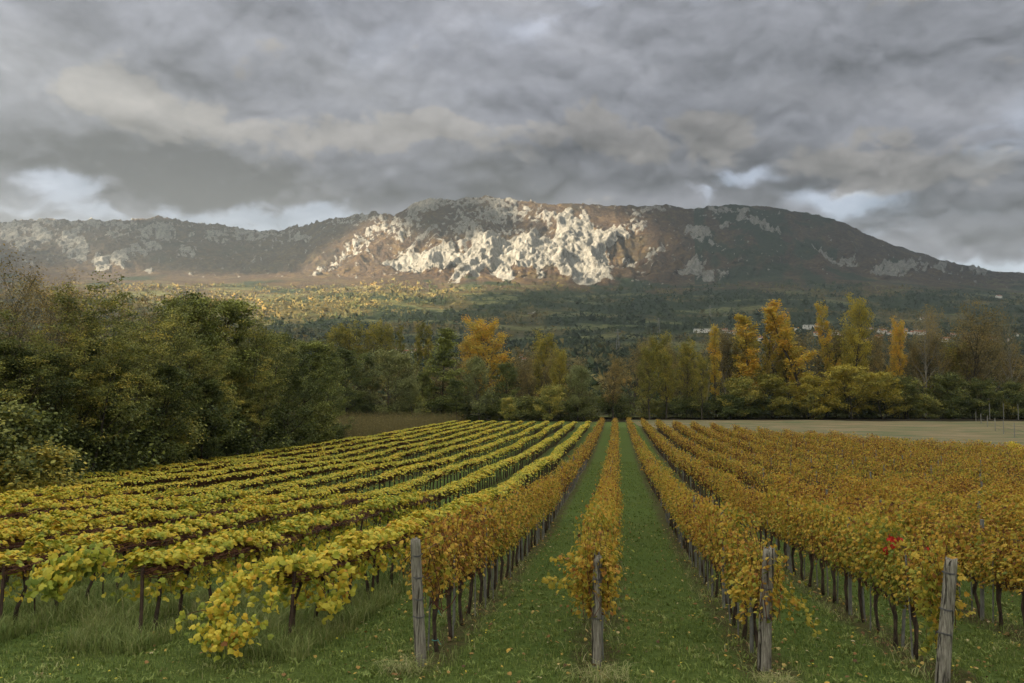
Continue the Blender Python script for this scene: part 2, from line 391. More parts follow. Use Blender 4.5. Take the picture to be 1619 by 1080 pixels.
def _ground(n):
    g = n('ShaderNodeNewGeometry').outputs['Position']; sp = n('ShaderNodeSeparateXYZ', {0: g}); X, Y = sp.outputs[0], sp.outputs[1]
    big = n.noise(g, .22, 4); mid = n.noise(g, 1.5, 5, .6); fine = n.noise(g, 14, 6, .68); vf = n.noise(g, 60, 4, .7)
    gr = n.ramp(n.m('ADD', n.m('MULTIPLY', fine, .7), n.m('MULTIPLY', vf, .3)), [(.32, (.026, .044, .011)), (.5, (.078, .118, .027)), (.66, (.14, .19, .05)), (.8, (.17, .21, .085))])
    gr = n.mix(n.rng(big, .42, .62, 0, .35), gr, c4((.085, .10, .026)))
    lit = n.ramp(n.m('ADD', n.m('MULTIPLY', fine, .6), n.m('MULTIPLY', vf, .4)), [(.3, (.022, .017, .009)), (.5, (.065, .052, .025)), (.68, (.13, .095, .04)), (.85, (.30, .20, .08))])
    def strip(x0, step, half, soft):
        a = n.m('PINGPONG', n.m('SUBTRACT', X, x0), step / 2)      # 0 on a row, step/2 halfway between rows
        a = n.m('ADD', a, n.m('MULTIPLY', n.m('SUBTRACT', mid, .5), .9))
        return n.rng(a, half, half + soft, 1, 0, True)
    sr = n.m('MULTIPLY', strip(RED_X[0], 2.53, .16, .42), n.rng(X, -3.9, -3.6))
    sy = n.m('MULTIPLY', strip(YEL_X[0], 2.62, .2, .5), n.rng(X, -4.6, -4.9, 0, .6))
    s = n.m('MAXIMUM', sr, sy); s = n.m('MULTIPLY', s, n.rng(Y, 10.9, 12.2))
    s = n.m('MULTIPLY', s, n.rng(fine, .30, .55, .3, .95))
    c = n.mix(s, gr, lit)
    plot = n('ShaderNodeAttribute', attribute_name='plot').outputs['Fac']
    c = n.mix(plot, c, n.mix(fine, c4((.035, .035, .015)), c4((.10, .085, .04))))
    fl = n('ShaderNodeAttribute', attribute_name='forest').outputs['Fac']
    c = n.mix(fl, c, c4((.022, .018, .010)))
    bp = n('ShaderNodeBump', {'Strength': .8, 'Distance': .06, 'Height': n.m('ADD', fine, n.m('MULTIPLY', vf, .4))})
    out(n, n('ShaderNodeBsdfPrincipled', {'Base Color': c, 'Roughness': .95, 'Normal': bp.outputs[0], 'Specular IOR Level': .1}).outputs[0])
ground_m = mat('vineyard_grass', _ground)
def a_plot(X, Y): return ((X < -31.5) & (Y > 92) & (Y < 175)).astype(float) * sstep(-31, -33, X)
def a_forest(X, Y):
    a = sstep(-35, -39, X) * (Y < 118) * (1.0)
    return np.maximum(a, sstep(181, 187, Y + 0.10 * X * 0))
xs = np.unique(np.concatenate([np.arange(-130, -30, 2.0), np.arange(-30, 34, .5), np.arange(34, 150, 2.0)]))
ys = np.unique(np.concatenate([np.arange(-30, 6, 2.0), np.arange(6, 50, .5), np.arange(50, 236, 2.0)]))
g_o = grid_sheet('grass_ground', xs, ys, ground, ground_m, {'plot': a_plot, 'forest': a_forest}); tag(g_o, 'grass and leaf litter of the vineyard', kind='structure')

def _till(n):
    g = n('ShaderNodeNewGeometry').outputs['Position']
    v = n.vm('MULTIPLY', g, (.22, 1.0, 1.0)); a = n.noise(v, .28, 7, .68); f = n.noise(g, 5, 6, .7)
    c = n.ramp(a, [(.36, (.06, .09, .025)), (.45, (.10, .11, .04)), (.51, (.20, .135, .065)), (.57, (.27, .19, .105)), (.64, (.11, .10, .05)), (.72, (.07, .10, .03))])
    bd = n.noise(n.vm('MULTIPLY', g, (.05, 1.0, 1.0)), .9, 3, .5); c = n.mix(n.rng(bd, .50, .60, 0, .55), c, c4((.075, .105, .03)))
    c = n.mix(n.rng(f, .35, .7, 0, .5), c, c4((.085, .075, .035)))
    bp = n('ShaderNodeBump', {'Strength': .6, 'Distance': .12, 'Height': f})
    out(n, n('ShaderNodeBsdfPrincipled', {'Base Color': c, 'Roughness': .95, 'Normal': bp.outputs[0]}).outputs[0])
till_m = mat('stubble_soil', _till)
def sheet_poly(name, pts, m, lift, step=2.0, kind='structure'):
    pts = np.array(pts, float)
    import bmesh
    # scanline strip: pts are (y, xleft, xright)
    V = []; Q = []
    ys = np.arange(pts[0, 0], pts[-1, 0] + .01, step); nx = 24
    for y in ys:
        a = np.interp(y, pts[:, 0], pts[:, 1]); b = np.interp(y, pts[:, 0], pts[:, 2]); x = np.linspace(a, b, nx)
        V += list(zip(x, np.full(nx, y), ground(x, np.full(nx, y)) + lift))
    for j in range(len(ys) - 1):
        for i in range(nx - 1): k = j * nx + i; Q.append([k, k + 1, k + nx + 1, k + nx])
    o = link(name, mesh_from(name, V, None, m, quads=Q, smooth=True)); tag(o, kind=kind); return o
sheet_poly('tilled_field', [(66, 33.5, 37), (82, 25, 48), (114, 19, 64), (134, 13, 71), (154, 6, 80), (170, 4, 84), (196, 3, 92)], till_m, .05)
def _crop(n):
    g = n('ShaderNodeNewGeometry').outputs['Position']; f = n.noise(g, 4, 5, .7)
    c = n.mix(n.rng(f, .35, .65), c4((.05, .10, .015)), c4((.16, .26, .04)))
    out(n, n('ShaderNodeBsdfPrincipled', {'Base Color': c, 'Roughness': .9, 'Normal': n('ShaderNodeBump', {'Strength': .8, 'Distance': .15, 'Height': f}).outputs[0]}).outputs[0])
crop_m = mat('green_crop', _crop)
sheet_poly('green_crop_field', [(100, 66, 74), (124, 75, 100), (160, 88, 130)], crop_m, .10)

# ------------------------------------------------------------------ mountain: a grid of sight-line columns and depths, heights from a profile
RX = [-900, -500, -300, -100, 0, 50, 65, 110, 170, 200, 245, 260, 300, 340, 380, 400, 440, 480, 500, 530, 560, 600, 620, 640, 650, 680, 700, 740, 770, 790, 800, 840, 870, 905, 940, 965, 1000, 1060, 1100, 1140, 1160, 1200, 1220, 1250, 1300, 1340, 1380, 1420, 1460, 1500, 1540, 1580, 1619, 1800, 2100, 2500]
RYY = [400, 372, 360, 352, 350, 349, 347, 350, 350, 349, 342, 345, 353, 356, 362, 366, 364, 357, 350, 345, 340, 337, 341, 333, 325, 314, 318, 315, 311, 313, 316, 318, 323, 321, 322, 326, 326, 325, 330, 327, 323, 325, 326, 333, 341, 353, 372, 388, 400, 412, 423, 430, 433, 446, 455, 470]
FX = [-900, -200, 0, 150, 500, 620, 700, 800, 940, 1000, 1100, 1300, 1500, 1619, 2500]
FY = [440, 430, 428, 432, 440, 438, 446, 446, 456, 452, 448, 436, 448, 456, 490]
DRX = [-900, 0, 380, 520, 640, 800, 1000, 1300, 1619, 2500]; DR = [5900, 5600, 5400, 4900, 4450, 4400, 4500, 4700, 5000, 5400]
DFX = [-900, 0, 500, 700, 1000, 1300, 1619, 2500];          DF = [4300, 4100, 3700, 3350, 3350, 3600, 3900, 4300]
def hill_rows(c, v):
    """c photo column, v row parameter 0..1; returns depth and photo row before relief"""
    ry = np.interp(c, RX, RYY); fy = np.interp(c, FX, FY); dr = np.interp(c, DRX, DR); df = np.interp(c, DFX, DF)
    # nodes: 200 m, 420, 1000, 1700, 2500, foot, ridge, behind
    sq = np.stack([np.full_like(c, 0.0), np.full_like(c, .08), np.full_like(c, .18), np.full_like(c, .30), np.full_like(c, .42), np.full_like(c, .55), np.full_like(c, .96), np.full_like(c, 1.0)])
    return ry, fy, dr, df
cols = np.concatenate([np.arange(-700, -60, 16.0), np.arange(-60, 1680, 1.7), np.arange(1680, 2400, 16.0)])
NV = 400
vv = np.linspace(0, 1, NV)
Cg, Vg = np.meshgrid(cols, vv)
ry = np.interp(Cg, RX, RYY); fy = np.interp(Cg, FX, FY); dr = np.interp(Cg, DRX, DR); df = np.interp(Cg, DFX, DF)
kn = np.array([0, .06, .15, .27, .40, .50, .97, 1.0])
dep = np.zeros_like(Cg); row = np.zeros_like(Cg)
dn = [np.full_like(Cg, 200), np.full_like(Cg, 420), np.full_like(Cg, 1000), np.full_like(Cg, 1750), np.full_like(Cg, 2500), df, dr, dr + 500]
rn = [np.full_like(Cg, 660), np.full_like(Cg, 634), np.full_like(Cg, 582), np.full_like(Cg, 531), fy + (531 - fy) * .42, fy, ry, ry + 30]
rn[3] = np.full_like(Cg, 531) - 0
for i in range(7):
    t = (Vg - kn[i]) / (kn[i + 1] - kn[i]); m = (t >= 0) & (t <= 1)
    dep = np.where(m, dn[i] + (dn[i + 1] - dn[i]) * t, dep); row = np.where(m, rn[i] + (rn[i + 1] - rn[i]) * t, row)
# soften: cliff band is steeper at mid height
lat = (Cg - 809.5) / F * dep
wx = FWD[0] * dep + RGT[0] * lat; wy = FWD[1] * dep + RGT[1] * lat
up = np.clip((Vg - .50) / .47, 0, 1)                   # 0 foot .. 1 ridge
inface = sstep(.0, .06, up) * (Vg <= .975)
# rock map in photo coordinates (where on the mountain the pale limestone lies bare)
def inpoly(x, y, P):
    c = np.zeros(x.shape, bool); n = len(P); j = n - 1
    for i in range(n):
        xi, yi = P[i]; xj, yj = P[j]
        with np.errstate(divide='ignore', invalid='ignore'):
            k = ((yi > y) != (yj > y)) & (x < (xj - xi) * (y - yi) / (yj - yi + 1e-12) + xi)
        c ^= k; j = i
    return c
wrp = 16 * fbm(Cg / 40, row / 20, 5, 31, .65); wrp2 = 12 * fbm(Cg / 40, row / 18, 4, 47)
cx, cy = Cg + wrp, row + wrp2
rock = np.full(Cg.shape, -.55)
def rp(P, s):
    global rock; rock = np.where(inpoly(cx, cy, P), np.maximum(rock, s), rock)
def re_(x, y, a, b, s, ang=0.0):
    global rock; ca, sa = cos(R(ang)), sin(R(ang)); u = ((cx - x) * ca + (cy - y) * sa) / a; v = (-(cx - x) * sa + (cy - y) * ca) / b
    rock = np.maximum(rock, np.where(u * u + v * v < 1.6, s + .35 - .55 * (u * u + v * v), -.55))
rp([(604, 410), (640, 396), (690, 396), (715, 388), (735, 402), (760, 378), (800, 372), (832, 382), (850, 360), (872, 378), (880, 350), (900, 330), (912, 352), (925, 332), (942, 358), (972, 352), (1000, 372), (955, 392), (972, 412), (966, 436), (935, 456), (890, 440), (845, 424), (805, 424), (800, 442), (768, 424), (756, 436), (706, 446), (738, 424), (700, 430), (652, 434), (640, 424), (606, 418)], .62)
rp([(620, 396), (700, 350), (735, 318), (800, 314), (860, 326), (885, 350), (850, 380), (760, 384), (700, 400)], -.10)
rp([(725, 356), (742, 348), (760, 385), (752, 392)], .35); rp([(712, 372), (728, 362), (752, 392), (735, 398)], .35)
rp([(880, 362), (903, 330), (915, 365)], .75); rp([(917, 366), (928, 330), (943, 366)], .75)
rp([(846, 446), (858, 425), (864, 446)], .9); rp([(800, 442), (782, 400), (800, 404), (812, 442)], .6); rp([(706, 446), (748, 402), (758, 438)], .6)
rp([(478, 440), (505, 420), (560, 380), (604, 350), (632, 340), (625, 356), (590, 386), (545, 414), (505, 436)], .02)
rp([(500, 352), (560, 340), (625, 338), (625, 348), (560, 354), (500, 362)], .0)
re_(672, 324, 34, 11, .35, -20); re_(760, 322, 60, 10, .15); re_(790, 335, 40, 18, .1); re_(640, 360, 30, 14, .0, -40); re_(660, 378, 40, 6, .15, -35)
for a in [(30, 385, 26, 20, -.05), (55, 372, 18, 12, .4), (108, 380, 20, 18, .35), (122, 396, 10, 13, .6), (155, 420, 14, 8, .6), (200, 404, 42, 8, .35, -20), (250, 362, 24, 14, .3), (290, 398, 16, 8, .15, 30),
          (225, 372, 14, 12, .15), (330, 372, 40, 10, -.02), (65, 350, 24, 5, .1), (150, 356, 60, 8, .05), (390, 372, 40, 7, .05), (468, 376, 16, 6, .2), (10, 365, 20, 14, .2), (170, 375, 20, 8, .15), (235, 428, 3, 5, .5),
          (1018, 337, 22, 7, .05), (1045, 332, 20, 5, .08), (1008, 358, 14, 8, .1), (1110, 371, 22, 7, .25, 15), (1096, 418, 17, 9, .4), (1118, 436, 11, 7, .35), (1146, 435, 7, 5, .3), (1150, 334, 30, 7, .12), (1178, 338, 10, 12, .4),
          (1200, 356, 16, 6, .12, 20), (1225, 365, 22, 6, .15, 25), (1320, 402, 28, 6, .35, 32), (1345, 410, 12, 5, .3, 20), (1420, 428, 24, 8, .4), (1450, 424, 22, 8, .3), (1480, 426, 22, 5, .1), (1550, 432, 14, 8, .35), (1396, 428, 8, 5, .3),
          (1130, 385, 6, 5, .3), (1148, 360, 8, 5, .3), (1000, 400, 12, 10, .05), (1040, 392, 20, 4, .15, -30), (960, 442, 10, 4, .4), (830, 335, 14, 8, .25), (868, 345, 14, 9, .2), (575, 452, 12, 2, .5), (845, 490, 16, 1.2, .9)]: re_(*a)
rock = np.where((Cg < 470) & (up > .5), np.maximum(rock, -.95 + sstep(.5, .7, up) * (.12 + .90 * ridged(Cg / 15, row / 60, 4, 131))), rock)
big = ridged(cx / 70 - cy / 60, cx / 70 * .5 + cy / 34, 5, 11)        # diagonal ribs
fine_n = fbm(Cg / 9, row / 5, 5, 23); mid_n = fbm(Cg / 26, row / 12, 4, 29)
rockf = rock + .55 * (big - .55) + .55 * fine_n + .35 * mid_n
stre = fbm(cx / 3.4 - cy / 9, cy / 7, 3, 37)
slab = sstep(.25, .6, rock)
rockf = rockf - (.55 * fine_n + .35 * mid_n + .55 * (big - .55)) * slab * .25 + (.9 * fine_n + .5 * stre) * (1 - .45 * slab)
rockm = sstep(-.30, .42, rockf) * (up > 0) * (1 + .22 * slab)
rockm = np.maximum(rockm, sstep(0, .1, rock - .6 + .2 * fine_n) * (up <= 0))
# relief along depth and height
z0 = dep * np.interp(row, np.arange(200, 700), [slope_at(k) for k in np.arange(200, 700)])
gul = ridged(wx / 420 + 3, wy / 900, 5, 51) - .5
rel = fbm(wx / 900, wy / 900, 5, 61)
fineh = fbm(wx / 70, (wy + z0) / 90, 5, 71, .6)
foot = np.clip((dep - 900) / 1500, 0, 1)
z = z0 + foot * (1 - inface * .6) * (26 * fbm(wx / 500, wy / 500, 5, 81))
z += inface * (1 - up ** 3) * (95 * gul * sstep(0, .35, up) + 30 * rel) + inface * (ridged((wx * .8 + z0 * .6) / 170, (-wx * .6 + z0 * .8) / 62, 6, 73, .62) - .55) * (8 + 44 * sstep(-.4, .2, rock)) * np.where(up > .93, .4, 1) + inface * fineh * (4 + 8 * sstep(-.3, .3, rock))
z += (24 + 34 * (Cg < 640)) * fbm(wx / 85, wy / 85, 6, 91, .72) * sstep(.85, .96, up) * (Vg <= .975)
z += rockm * inface * 9 * (.6 + .8 * np.abs(fine_n))
shift = inface * (1 - up ** 2) * (-80 * gul * sstep(-.3, .2, rock) - 60 * (big - .5))
wx2 = wx + FWD[0] * shift; wy2 = wy + FWD[1] * shift
near = dep < 900
zt = CZ + z
HX, HY, HZ = wx2, wy2, zt
# what grows there
conif = fbm(wx / 330, wy / 240, 5, 101) + .35 * fbm(Cg / 60, row / 14, 4, 103)
low = sstep(435, 475, row)
lowR = np.interp(Cg, [300, 420, 700, 1000, 1619], [-.12, .02, .16, .2, .18])
cm = sstep(.0, .16, conif + lowR * low * 1.2 - .16 * (1 - low) - .02) * sstep(.0, .3, .35 + low)
cm = cm * np.where((up > .12) & (Cg < 1060), .25, 1)
cm = np.where((Cg > 1100) & (Cg < 1330) & (row < 450), np.maximum(cm, sstep(-.1, .2, fbm(Cg / 50, row / 30, 4, 107) + .12)), cm)
meadow = sstep(.14, .24, fbm(wx / 260, wy / 120, 4, 113) + .10 * sstep(1200, 700, dep)) * sstep(430, 470, row)
i = np.arange(NV - 1)[:, None] * len(cols) + np.arange(len(cols) - 1)[None]
Q = np.stack([i, i + 1, i + len(cols) + 1, i + len(cols)], -1).reshape(-1, 4)
def _mount(n):
    at = lambda k: n('ShaderNodeAttribute', attribute_name=k).outputs['Fac']
    g = n('ShaderNodeNewGeometry').outputs['Position']
    f1 = n.noise(g, .05, 6, .68); f2 = n.noise(g, .012, 5, .6); f3 = n.noise(g, .16, 3, .6)
    scrub = n.ramp(n.m('ADD', n.m('MULTIPLY', f1, .6), n.m('MULTIPLY', f2, .4)), [(.34, (.020, .015, .014)), (.5, (.060, .041, .029)), (.62, (.122, .086, .040)), (.75, (.16, .118, .045))])
    lowc = n.ramp(n.m('ADD', n.m('MULTIPLY', f1, .6), n.m('MULTIPLY', f2, .4)), [(.34, (.025, .028, .013)), (.5, (.07, .062, .026)), (.62, (.12, .095, .035)), (.75, (.16, .13, .05))])
    c = n.mix(at('low'), scrub, lowc)
    con = n.mix(f1, c4((.010, .017, .011)), c4((.034, .052, .026)))
    c = n.mix(n.m('MULTIPLY', at('conifer'), n.rng(f3, .3, .5, .55, 1)), c, con)
    mead = n.mix(f2, c4((.09, .115, .042)), c4((.19, .18, .085)))
    c = n.mix(n.m('MULTIPLY', at('meadow'), n.rng(f1, .4, .6, .2, 1.0)), c, mead)
    st = n.noise(n.vm('MULTIPLY', n.vm('ADD', g, n.vm('MULTIPLY', g, (0, 0, 0))), (1, .4, .30)), .045, 7, .72, 1.2)
    rk = n.ramp(n.m('ADD', n.m('MULTIPLY', f1, .35), n.m('MULTIPLY', st, .65)), [(.34, (.045, .043, .038)), (.44, (.15, .145, .13)), (.54, (.255, .247, .23)), (.72, (.34, .33, .31))])
    sv = n.noise(n.vm('MULTIPLY', g, (1, 1, .35)), .07, 5, .7)
    rm = n.m('ADD', at('rock'), n.m('MULTIPLY', n.m('SUBTRACT', f3, .5), 1.5))
    rm = n.m('ADD', rm, n.m('MULTIPLY', n.m('SUBTRACT', sv, .5), 1.5))
    rm = n.rng(n.m('ADD', rm, n.m('MULTIPLY', n.m('SUBTRACT', f1, .5), .9)), .44, .62)
    c = n.mix(rm, c, rk)
    h = n.m('ADD', n.m('MULTIPLY', f1, 14.0), n.m('MULTIPLY', f3, 6.0))
    bp = n('ShaderNodeBump', {'Strength': .9, 'Distance': 1.0, 'Height': h})
    out(n, n('ShaderNodeBsdfPrincipled', {'Base Color': c, 'Roughness': .95, 'Normal': bp.outputs[0], 'Specular IOR Level': .05}).outputs[0])
mount_m = mat('mountain_rock_and_woods', _mount)
mo = link('mountain', mesh_from('mountain', np.stack([HX, HY, HZ], -1).reshape(-1, 3), None, mount_m, quads=Q, smooth=True,
     extra={'rock': rockm.ravel(), 'conifer': cm.ravel(), 'meadow': meadow.ravel(), 'low': sstep(445, 480, row).ravel()}))
tag(mo, 'long limestone mountain with wooded foothills', kind='structure')

def hill_z(c, d):
    """interpolate the finished surface at photo column c and depth d"""
    j = int(np.clip(np.searchsorted(cols, c), 0, len(cols) - 1)); k = np.interp(d, dep[:, j], np.arange(NV))
    k0 = int(k); t = k - k0; k1 = min(k0 + 1, NV - 1)
    return float(HZ[k0, j] * (1 - t) + HZ[k1, j] * t)

# ------------------------------------------------------------------ wooded slopes: tree crowns too many to count
def crown_blobs(P, S, tint, k, sizef):
    """P centres (n,3), S sizes: each crown is k random leaf-mass triangles"""
    n = len(P); d = rng.normal(size=(n, k, 3)); d /= np.linalg.norm(d, axis=2)[..., None]
    C = P[:, None] + d * S[:, None, None] * rng.uniform(.35, 1.0, (n, k, 1)) * np.array([1, 1, 1.15])
    a = rng.normal(size=(n, k, 3)); b = rng.normal(size=(n, k, 3))
    s = S[:, None, None] * sizef
    V = np.stack([C, C + a * s, C + b * s], 2).reshape(-1, 3)
    T = np.arange(len(V)).reshape(-1, 3)
    return V, T, np.repeat(tint, k * 3)
def _hf(n):
    t = n('ShaderNodeAttribute', attribute_name='tint').outputs['Fac']
    c = n.ramp(t, [(0, (.018, .030, .018)), (.3, (.05, .066, .030)), (.45, (.10, .10, .042)), (.65, (.17, .14, .055)), (.85, (.27, .19, .06)), (1, (.36, .22, .06))])
    out(n, n('ShaderNodeBsdfPrincipled', {'Base Color': c, 'Roughness': .95, 'Specular IOR Level': .05}).outputs[0])
hf_m = mat('distant_woods', _hf)
def scatter_hill(n, d0, d1, c0, c1, s0, s1, k, sizef, seed, gold=.0, pw=1.0):
    r = np.random.default_rng(seed); c = r.uniform(c0, c1, n); d = d0 + (d1 - d0) * r.uniform(0, 1, n) ** pw
    lat = (c - 809.5) / F * d; x = FWD[0] * d + RGT[0] * lat; y = FWD[1] * d + RGT[1] * lat
    dens = fbm(x / 260, y / 120, 4, 113) + .10 * sstep(1200, 700, d); keep = (dens < .15) | (r.uniform(size=n) < .12)
    c, d, x, y = c[keep], d[keep], x[keep], y[keep]
    j = np.clip(np.searchsorted(cols, c), 0, len(cols) - 1)
    zz = np.array([np.interp(dd, dep[:, jj], HZ[:, jj]) for dd, jj in zip(d, j)])
    rr_ = np.array([np.interp(dd, dep[:, jj], row[:, jj]) for dd, jj in zip(d, j)])
    cf = np.array([cm[min(int(np.interp(dd, dep[:, jj], np.arange(NV))), NV - 1), jj] for dd, jj in zip(d, j)])
    S = r.uniform(s0, s1, len(x)) * (.7 + .5 * (fbm(x / 40, y / 40, 2, 5) > 0))
    t = .48 + .5 * fbm(x / 120, y / 90, 4, 41) + r.normal(0, .09, len(x)); t = t + .16 * ((c < 680) & (rr_ < 500)); cf = cf * np.where((c < 680) & (rr_ < 500), .35, 1); t = t * (1 - .85 * cf) + .08 * cf + gold * (r.uniform(size=len(x)) < .06)  # left slope: sunlit gold painted into the crown tints
    return crown_blobs(np.stack([x, y, zz + S * .45], -1), S, np.clip(t, 0, 1), k, sizef)
gs = [scatter_hill(15000, 900, 3300, -150, 1780, 5, 9, 10, .55, 1, .12), scatter_hill(5200, 420, 1200, -100, 1720, 4, 8, 16, .45, 2, .35), scatter_hill(900, 235, 440, -60, 1680, 3, 5.5, 70, .2, 4, .3)]
V = np.vstack([g[0] for g in gs]); off = np.cumsum([0] + [len(g[0]) for g in gs[:-1]]); T = np.vstack([g[1] + o for g, o in zip(gs, off)])
ho = link('hillside_woods', mesh_from('hillside_woods', V, T, hf_m, np.concatenate([g[2] for g in gs]))); tag(ho, 'mixed autumn woods covering the foothills', kind='stuff')

# ------------------------------------------------------------------ village houses on the foothills
def make_house(w, d, h, rz, c, dist, label, shed=False):
    p = place(c, dist); z = hill_z(c, dist)
    t = thing('industrial_shed' if shed else 'village_house', label, 'shed' if shed else 'house', (p[0], p[1], z), rz, None if shed else 'houses of the village under the mountain')
    g = Geo(); g.box((-w / 2, -d / 2, -3), (w / 2, d / 2, h)); rh = d * (.1 if shed else .28)
    g.add([(-w / 2, -d / 2, h), (-w / 2, d / 2, h), (-w / 2, 0, h + rh), (w / 2, -d / 2, h), (w / 2, d / 2, h), (w / 2, 0, h + rh)], [[0, 2, 1], [3, 4, 5]])
    link('wall', g.mesh('house_wall', wall_m), t)
    g = Geo(); e = .5
    A = [(-w / 2 - e, -d / 2 - e, h - .25), (w / 2 + e, -d / 2 - e, h - .25), (w / 2 + e, 0, h + rh + .12), (-w / 2 - e, 0, h + rh + .12), (-w / 2 - e, d / 2 + e, h - .25), (w / 2 + e, d / 2 + e, h - .25)]
    V = A + [(a, b, cc + .25) for a, b, cc in A]
    g.add(V, [[0, 1, 2], [0, 2, 3], [3, 2, 5], [3, 5, 4], [6, 8, 7], [6, 9, 8], [9, 11, 8], [9, 10, 11], [0, 6, 7], [0, 7, 1], [4, 5, 11], [4, 11, 10], [0, 3, 9], [0, 9, 6], [3, 4, 10], [3, 10, 9], [1, 7, 8], [1, 8, 2], [2, 8, 11], [2, 11, 5]])
    rf = link('roof', g.mesh('house_roof', conc_m if shed else roof_m), t)
    if not shed:
        g = Geo(); g.box((w * .2, -.5, h), (w * .2 + .9, .5, h + rh + 1.3)); link('chimney', g.mesh('chimney', wall_m), rf)
    wg = Geo(); wg.box((-.55, -.06, 0), (.55, .06, 1.3)); wm = wg.mesh('window', glass_m)
    n = max(2, int(w / 4))
    for k in range(n):
        for fl in range(1 if shed else max(1, int(h / 3))):
            link('window', wm, t, (-w / 2 + (k + .5) * w / n, -d / 2 - .03, 1.1 + 2.8 * fl))
    return t
hs = [(1130, 526, 9), (1146, 524, 10), (1152, 527, 9), (1160, 527, 10), (1168, 524, 9), (1178, 530, 8), (1204, 537, 11), (1214, 524, 9), (1224, 526, 9), (1231, 538, 12), (1233, 553, 14), (1221, 553, 10), (1199, 558, 8),
      (1262, 521, 9), (1292, 529, 10), (1300, 518, 13), (1311, 530, 10), (1322, 527, 10), (1331, 532, 8), (1371, 539, 8), (1378, 521, 7), (1396, 526, 13), (1391, 535, 12), (1408, 528, 8), (1430, 525, 12), (1441, 527, 9), (1450, 526, 10), (1458, 528, 12), (1430, 533, 7),
      (1484, 540, 9), (1497, 538, 12), (1503, 531, 9), (1509, 531, 8), (1533, 531, 10), (1540, 531, 10), (1545, 537, 11), (1560, 538, 8), (1572, 538, 11), (1599, 538, 8), (1608, 530, 7),
      (625, 553, 9), (634, 556, 8), (642, 557, 10), (648, 563, 8), (655, 556, 9), (657, 563, 10), (668, 561, 10), (670, 568, 8), (645, 570, 9), (822, 563, 8), (830, 569, 10), (568, 553, 9), (1583, 470, 8), (1460, 505, 6)]
ordw = ['first', 'second', 'third', 'fourth', 'fifth', 'sixth', 'seventh', 'eighth', 'ninth', 'tenth', '11th', '12th', '13th', '14th', '15th', '16th', '17th', '18th', '19th', '20th']
def ordn(k): return ordw[k] if k < 20 else f"{k + 1}{'th' if (k + 1) % 100 in (11, 12, 13) else {1: 'st', 2: 'nd', 3: 'rd'}.get((k + 1) % 10, 'th')}"
def depth_of(c, py):
    j = int(np.clip(np.searchsorted(cols, c), 0, len(cols) - 1)); _, yy, _ = project(np.stack([HX[:, j], HY[:, j], HZ[:, j] + 3], -1))
    ok = np.where(yy <= py)[0]; return float(dep[ok[0], j]) if len(ok) else 2000.0
hs.sort(); right = [h for h in hs if h[0] > 1000]; left = [h for h in hs if h[0] <= 1000]
for nm, lst in (('village beyond the golden poplars', right), ('hamlet behind the central trees', left)):
    for k, (c, py, wpx) in enumerate(lst):
        dd = depth_of(c, py); w = wpx * dd / F * .95
        make_house(w, w * .72, w * .42, YAW + random.uniform(-.5, .5), c, dd, f"white red-roofed house, {ordn(k)} from the left in the {nm}")
make_house(38, 16, 7, YAW, 1112, depth_of(1112, 524), 'long white low shed at the left end of the village', True)
make_house(26, 18, 8, YAW, 1281, depth_of(1281, 519), 'large pale flat-fronted shed behind the bright orange poplar', True)
# pylons
def pylon(c, py_base, hgt, label):
    dd = depth_of(c, py_base); p = place(c, dd); t = thing('power_pylon', label, 'pylon', (p[0], p[1], hill_z(c, dd) - 1), YAW)
    g = Geo()
    for sx in (-1, 1):
        for sy in (-1, 1): g.tube([(sx * 3, sy * 3, 0), (sx * .6, sy * .6, hgt)], .22, 4)
    for k in range(7):
        z0, z1 = hgt * k / 7, hgt * (k + 1) / 7; a, b = 3 - 2.4 * k / 7, 3 - 2.4 * (k + 1) / 7
        for sy in (-1, 1): g.tube([(-a, sy * a, z0), (b, sy * b, z1)], .1, 3); g.tube([(a, sy * a, z0), (-b, sy * b, z1)], .1, 3)
    link('lattice_mast', g.mesh('mast', stake_m), t)
    for zz, w in ((hgt * .72, 7), (hgt * .84, 5.5), (hgt * .95, 4)):
        g = Geo(); g.tube([(-w, 0, zz), (0, 0, zz + .8), (w, 0, zz)], .2, 4); link('crossarm', g.mesh('crossarm', stake_m), t)
pylon(977, 556, 42, 'lattice power pylon standing in the valley above the brown bushy tree')
pylon(1042, 528, 38, 'smaller lattice power pylon on the slope, further up the valley')
pylon(1124, 500, 34, 'distant lattice power pylon on the dark foothill above the long shed')

# ------------------------------------------------------------------ added cloud deck, out of view: shades the valley, gap cut to light the mountain
DECK = 2100.0
dgx = np.arange(-11500, 3300, 50.0); dgy = np.arange(-7000, 3750, 50.0); DX, DY = np.meshgrid(dgx, dgy)
HZf = lambda: None
# shadow of each deck point along the sun direction onto the mountain (fixed-point search on a coarse height map)
step_dir = -sun_dir / sun_dir[2]
ok = (dep > 2000)
sx_, sy_, sz_ = HX[::6, ::8], HY[::6, ::8], HZ[::6, ::8]; cc_, rw_, dp_ = Cg[::6, ::8], row[::6, ::8], dep[::6, ::8]
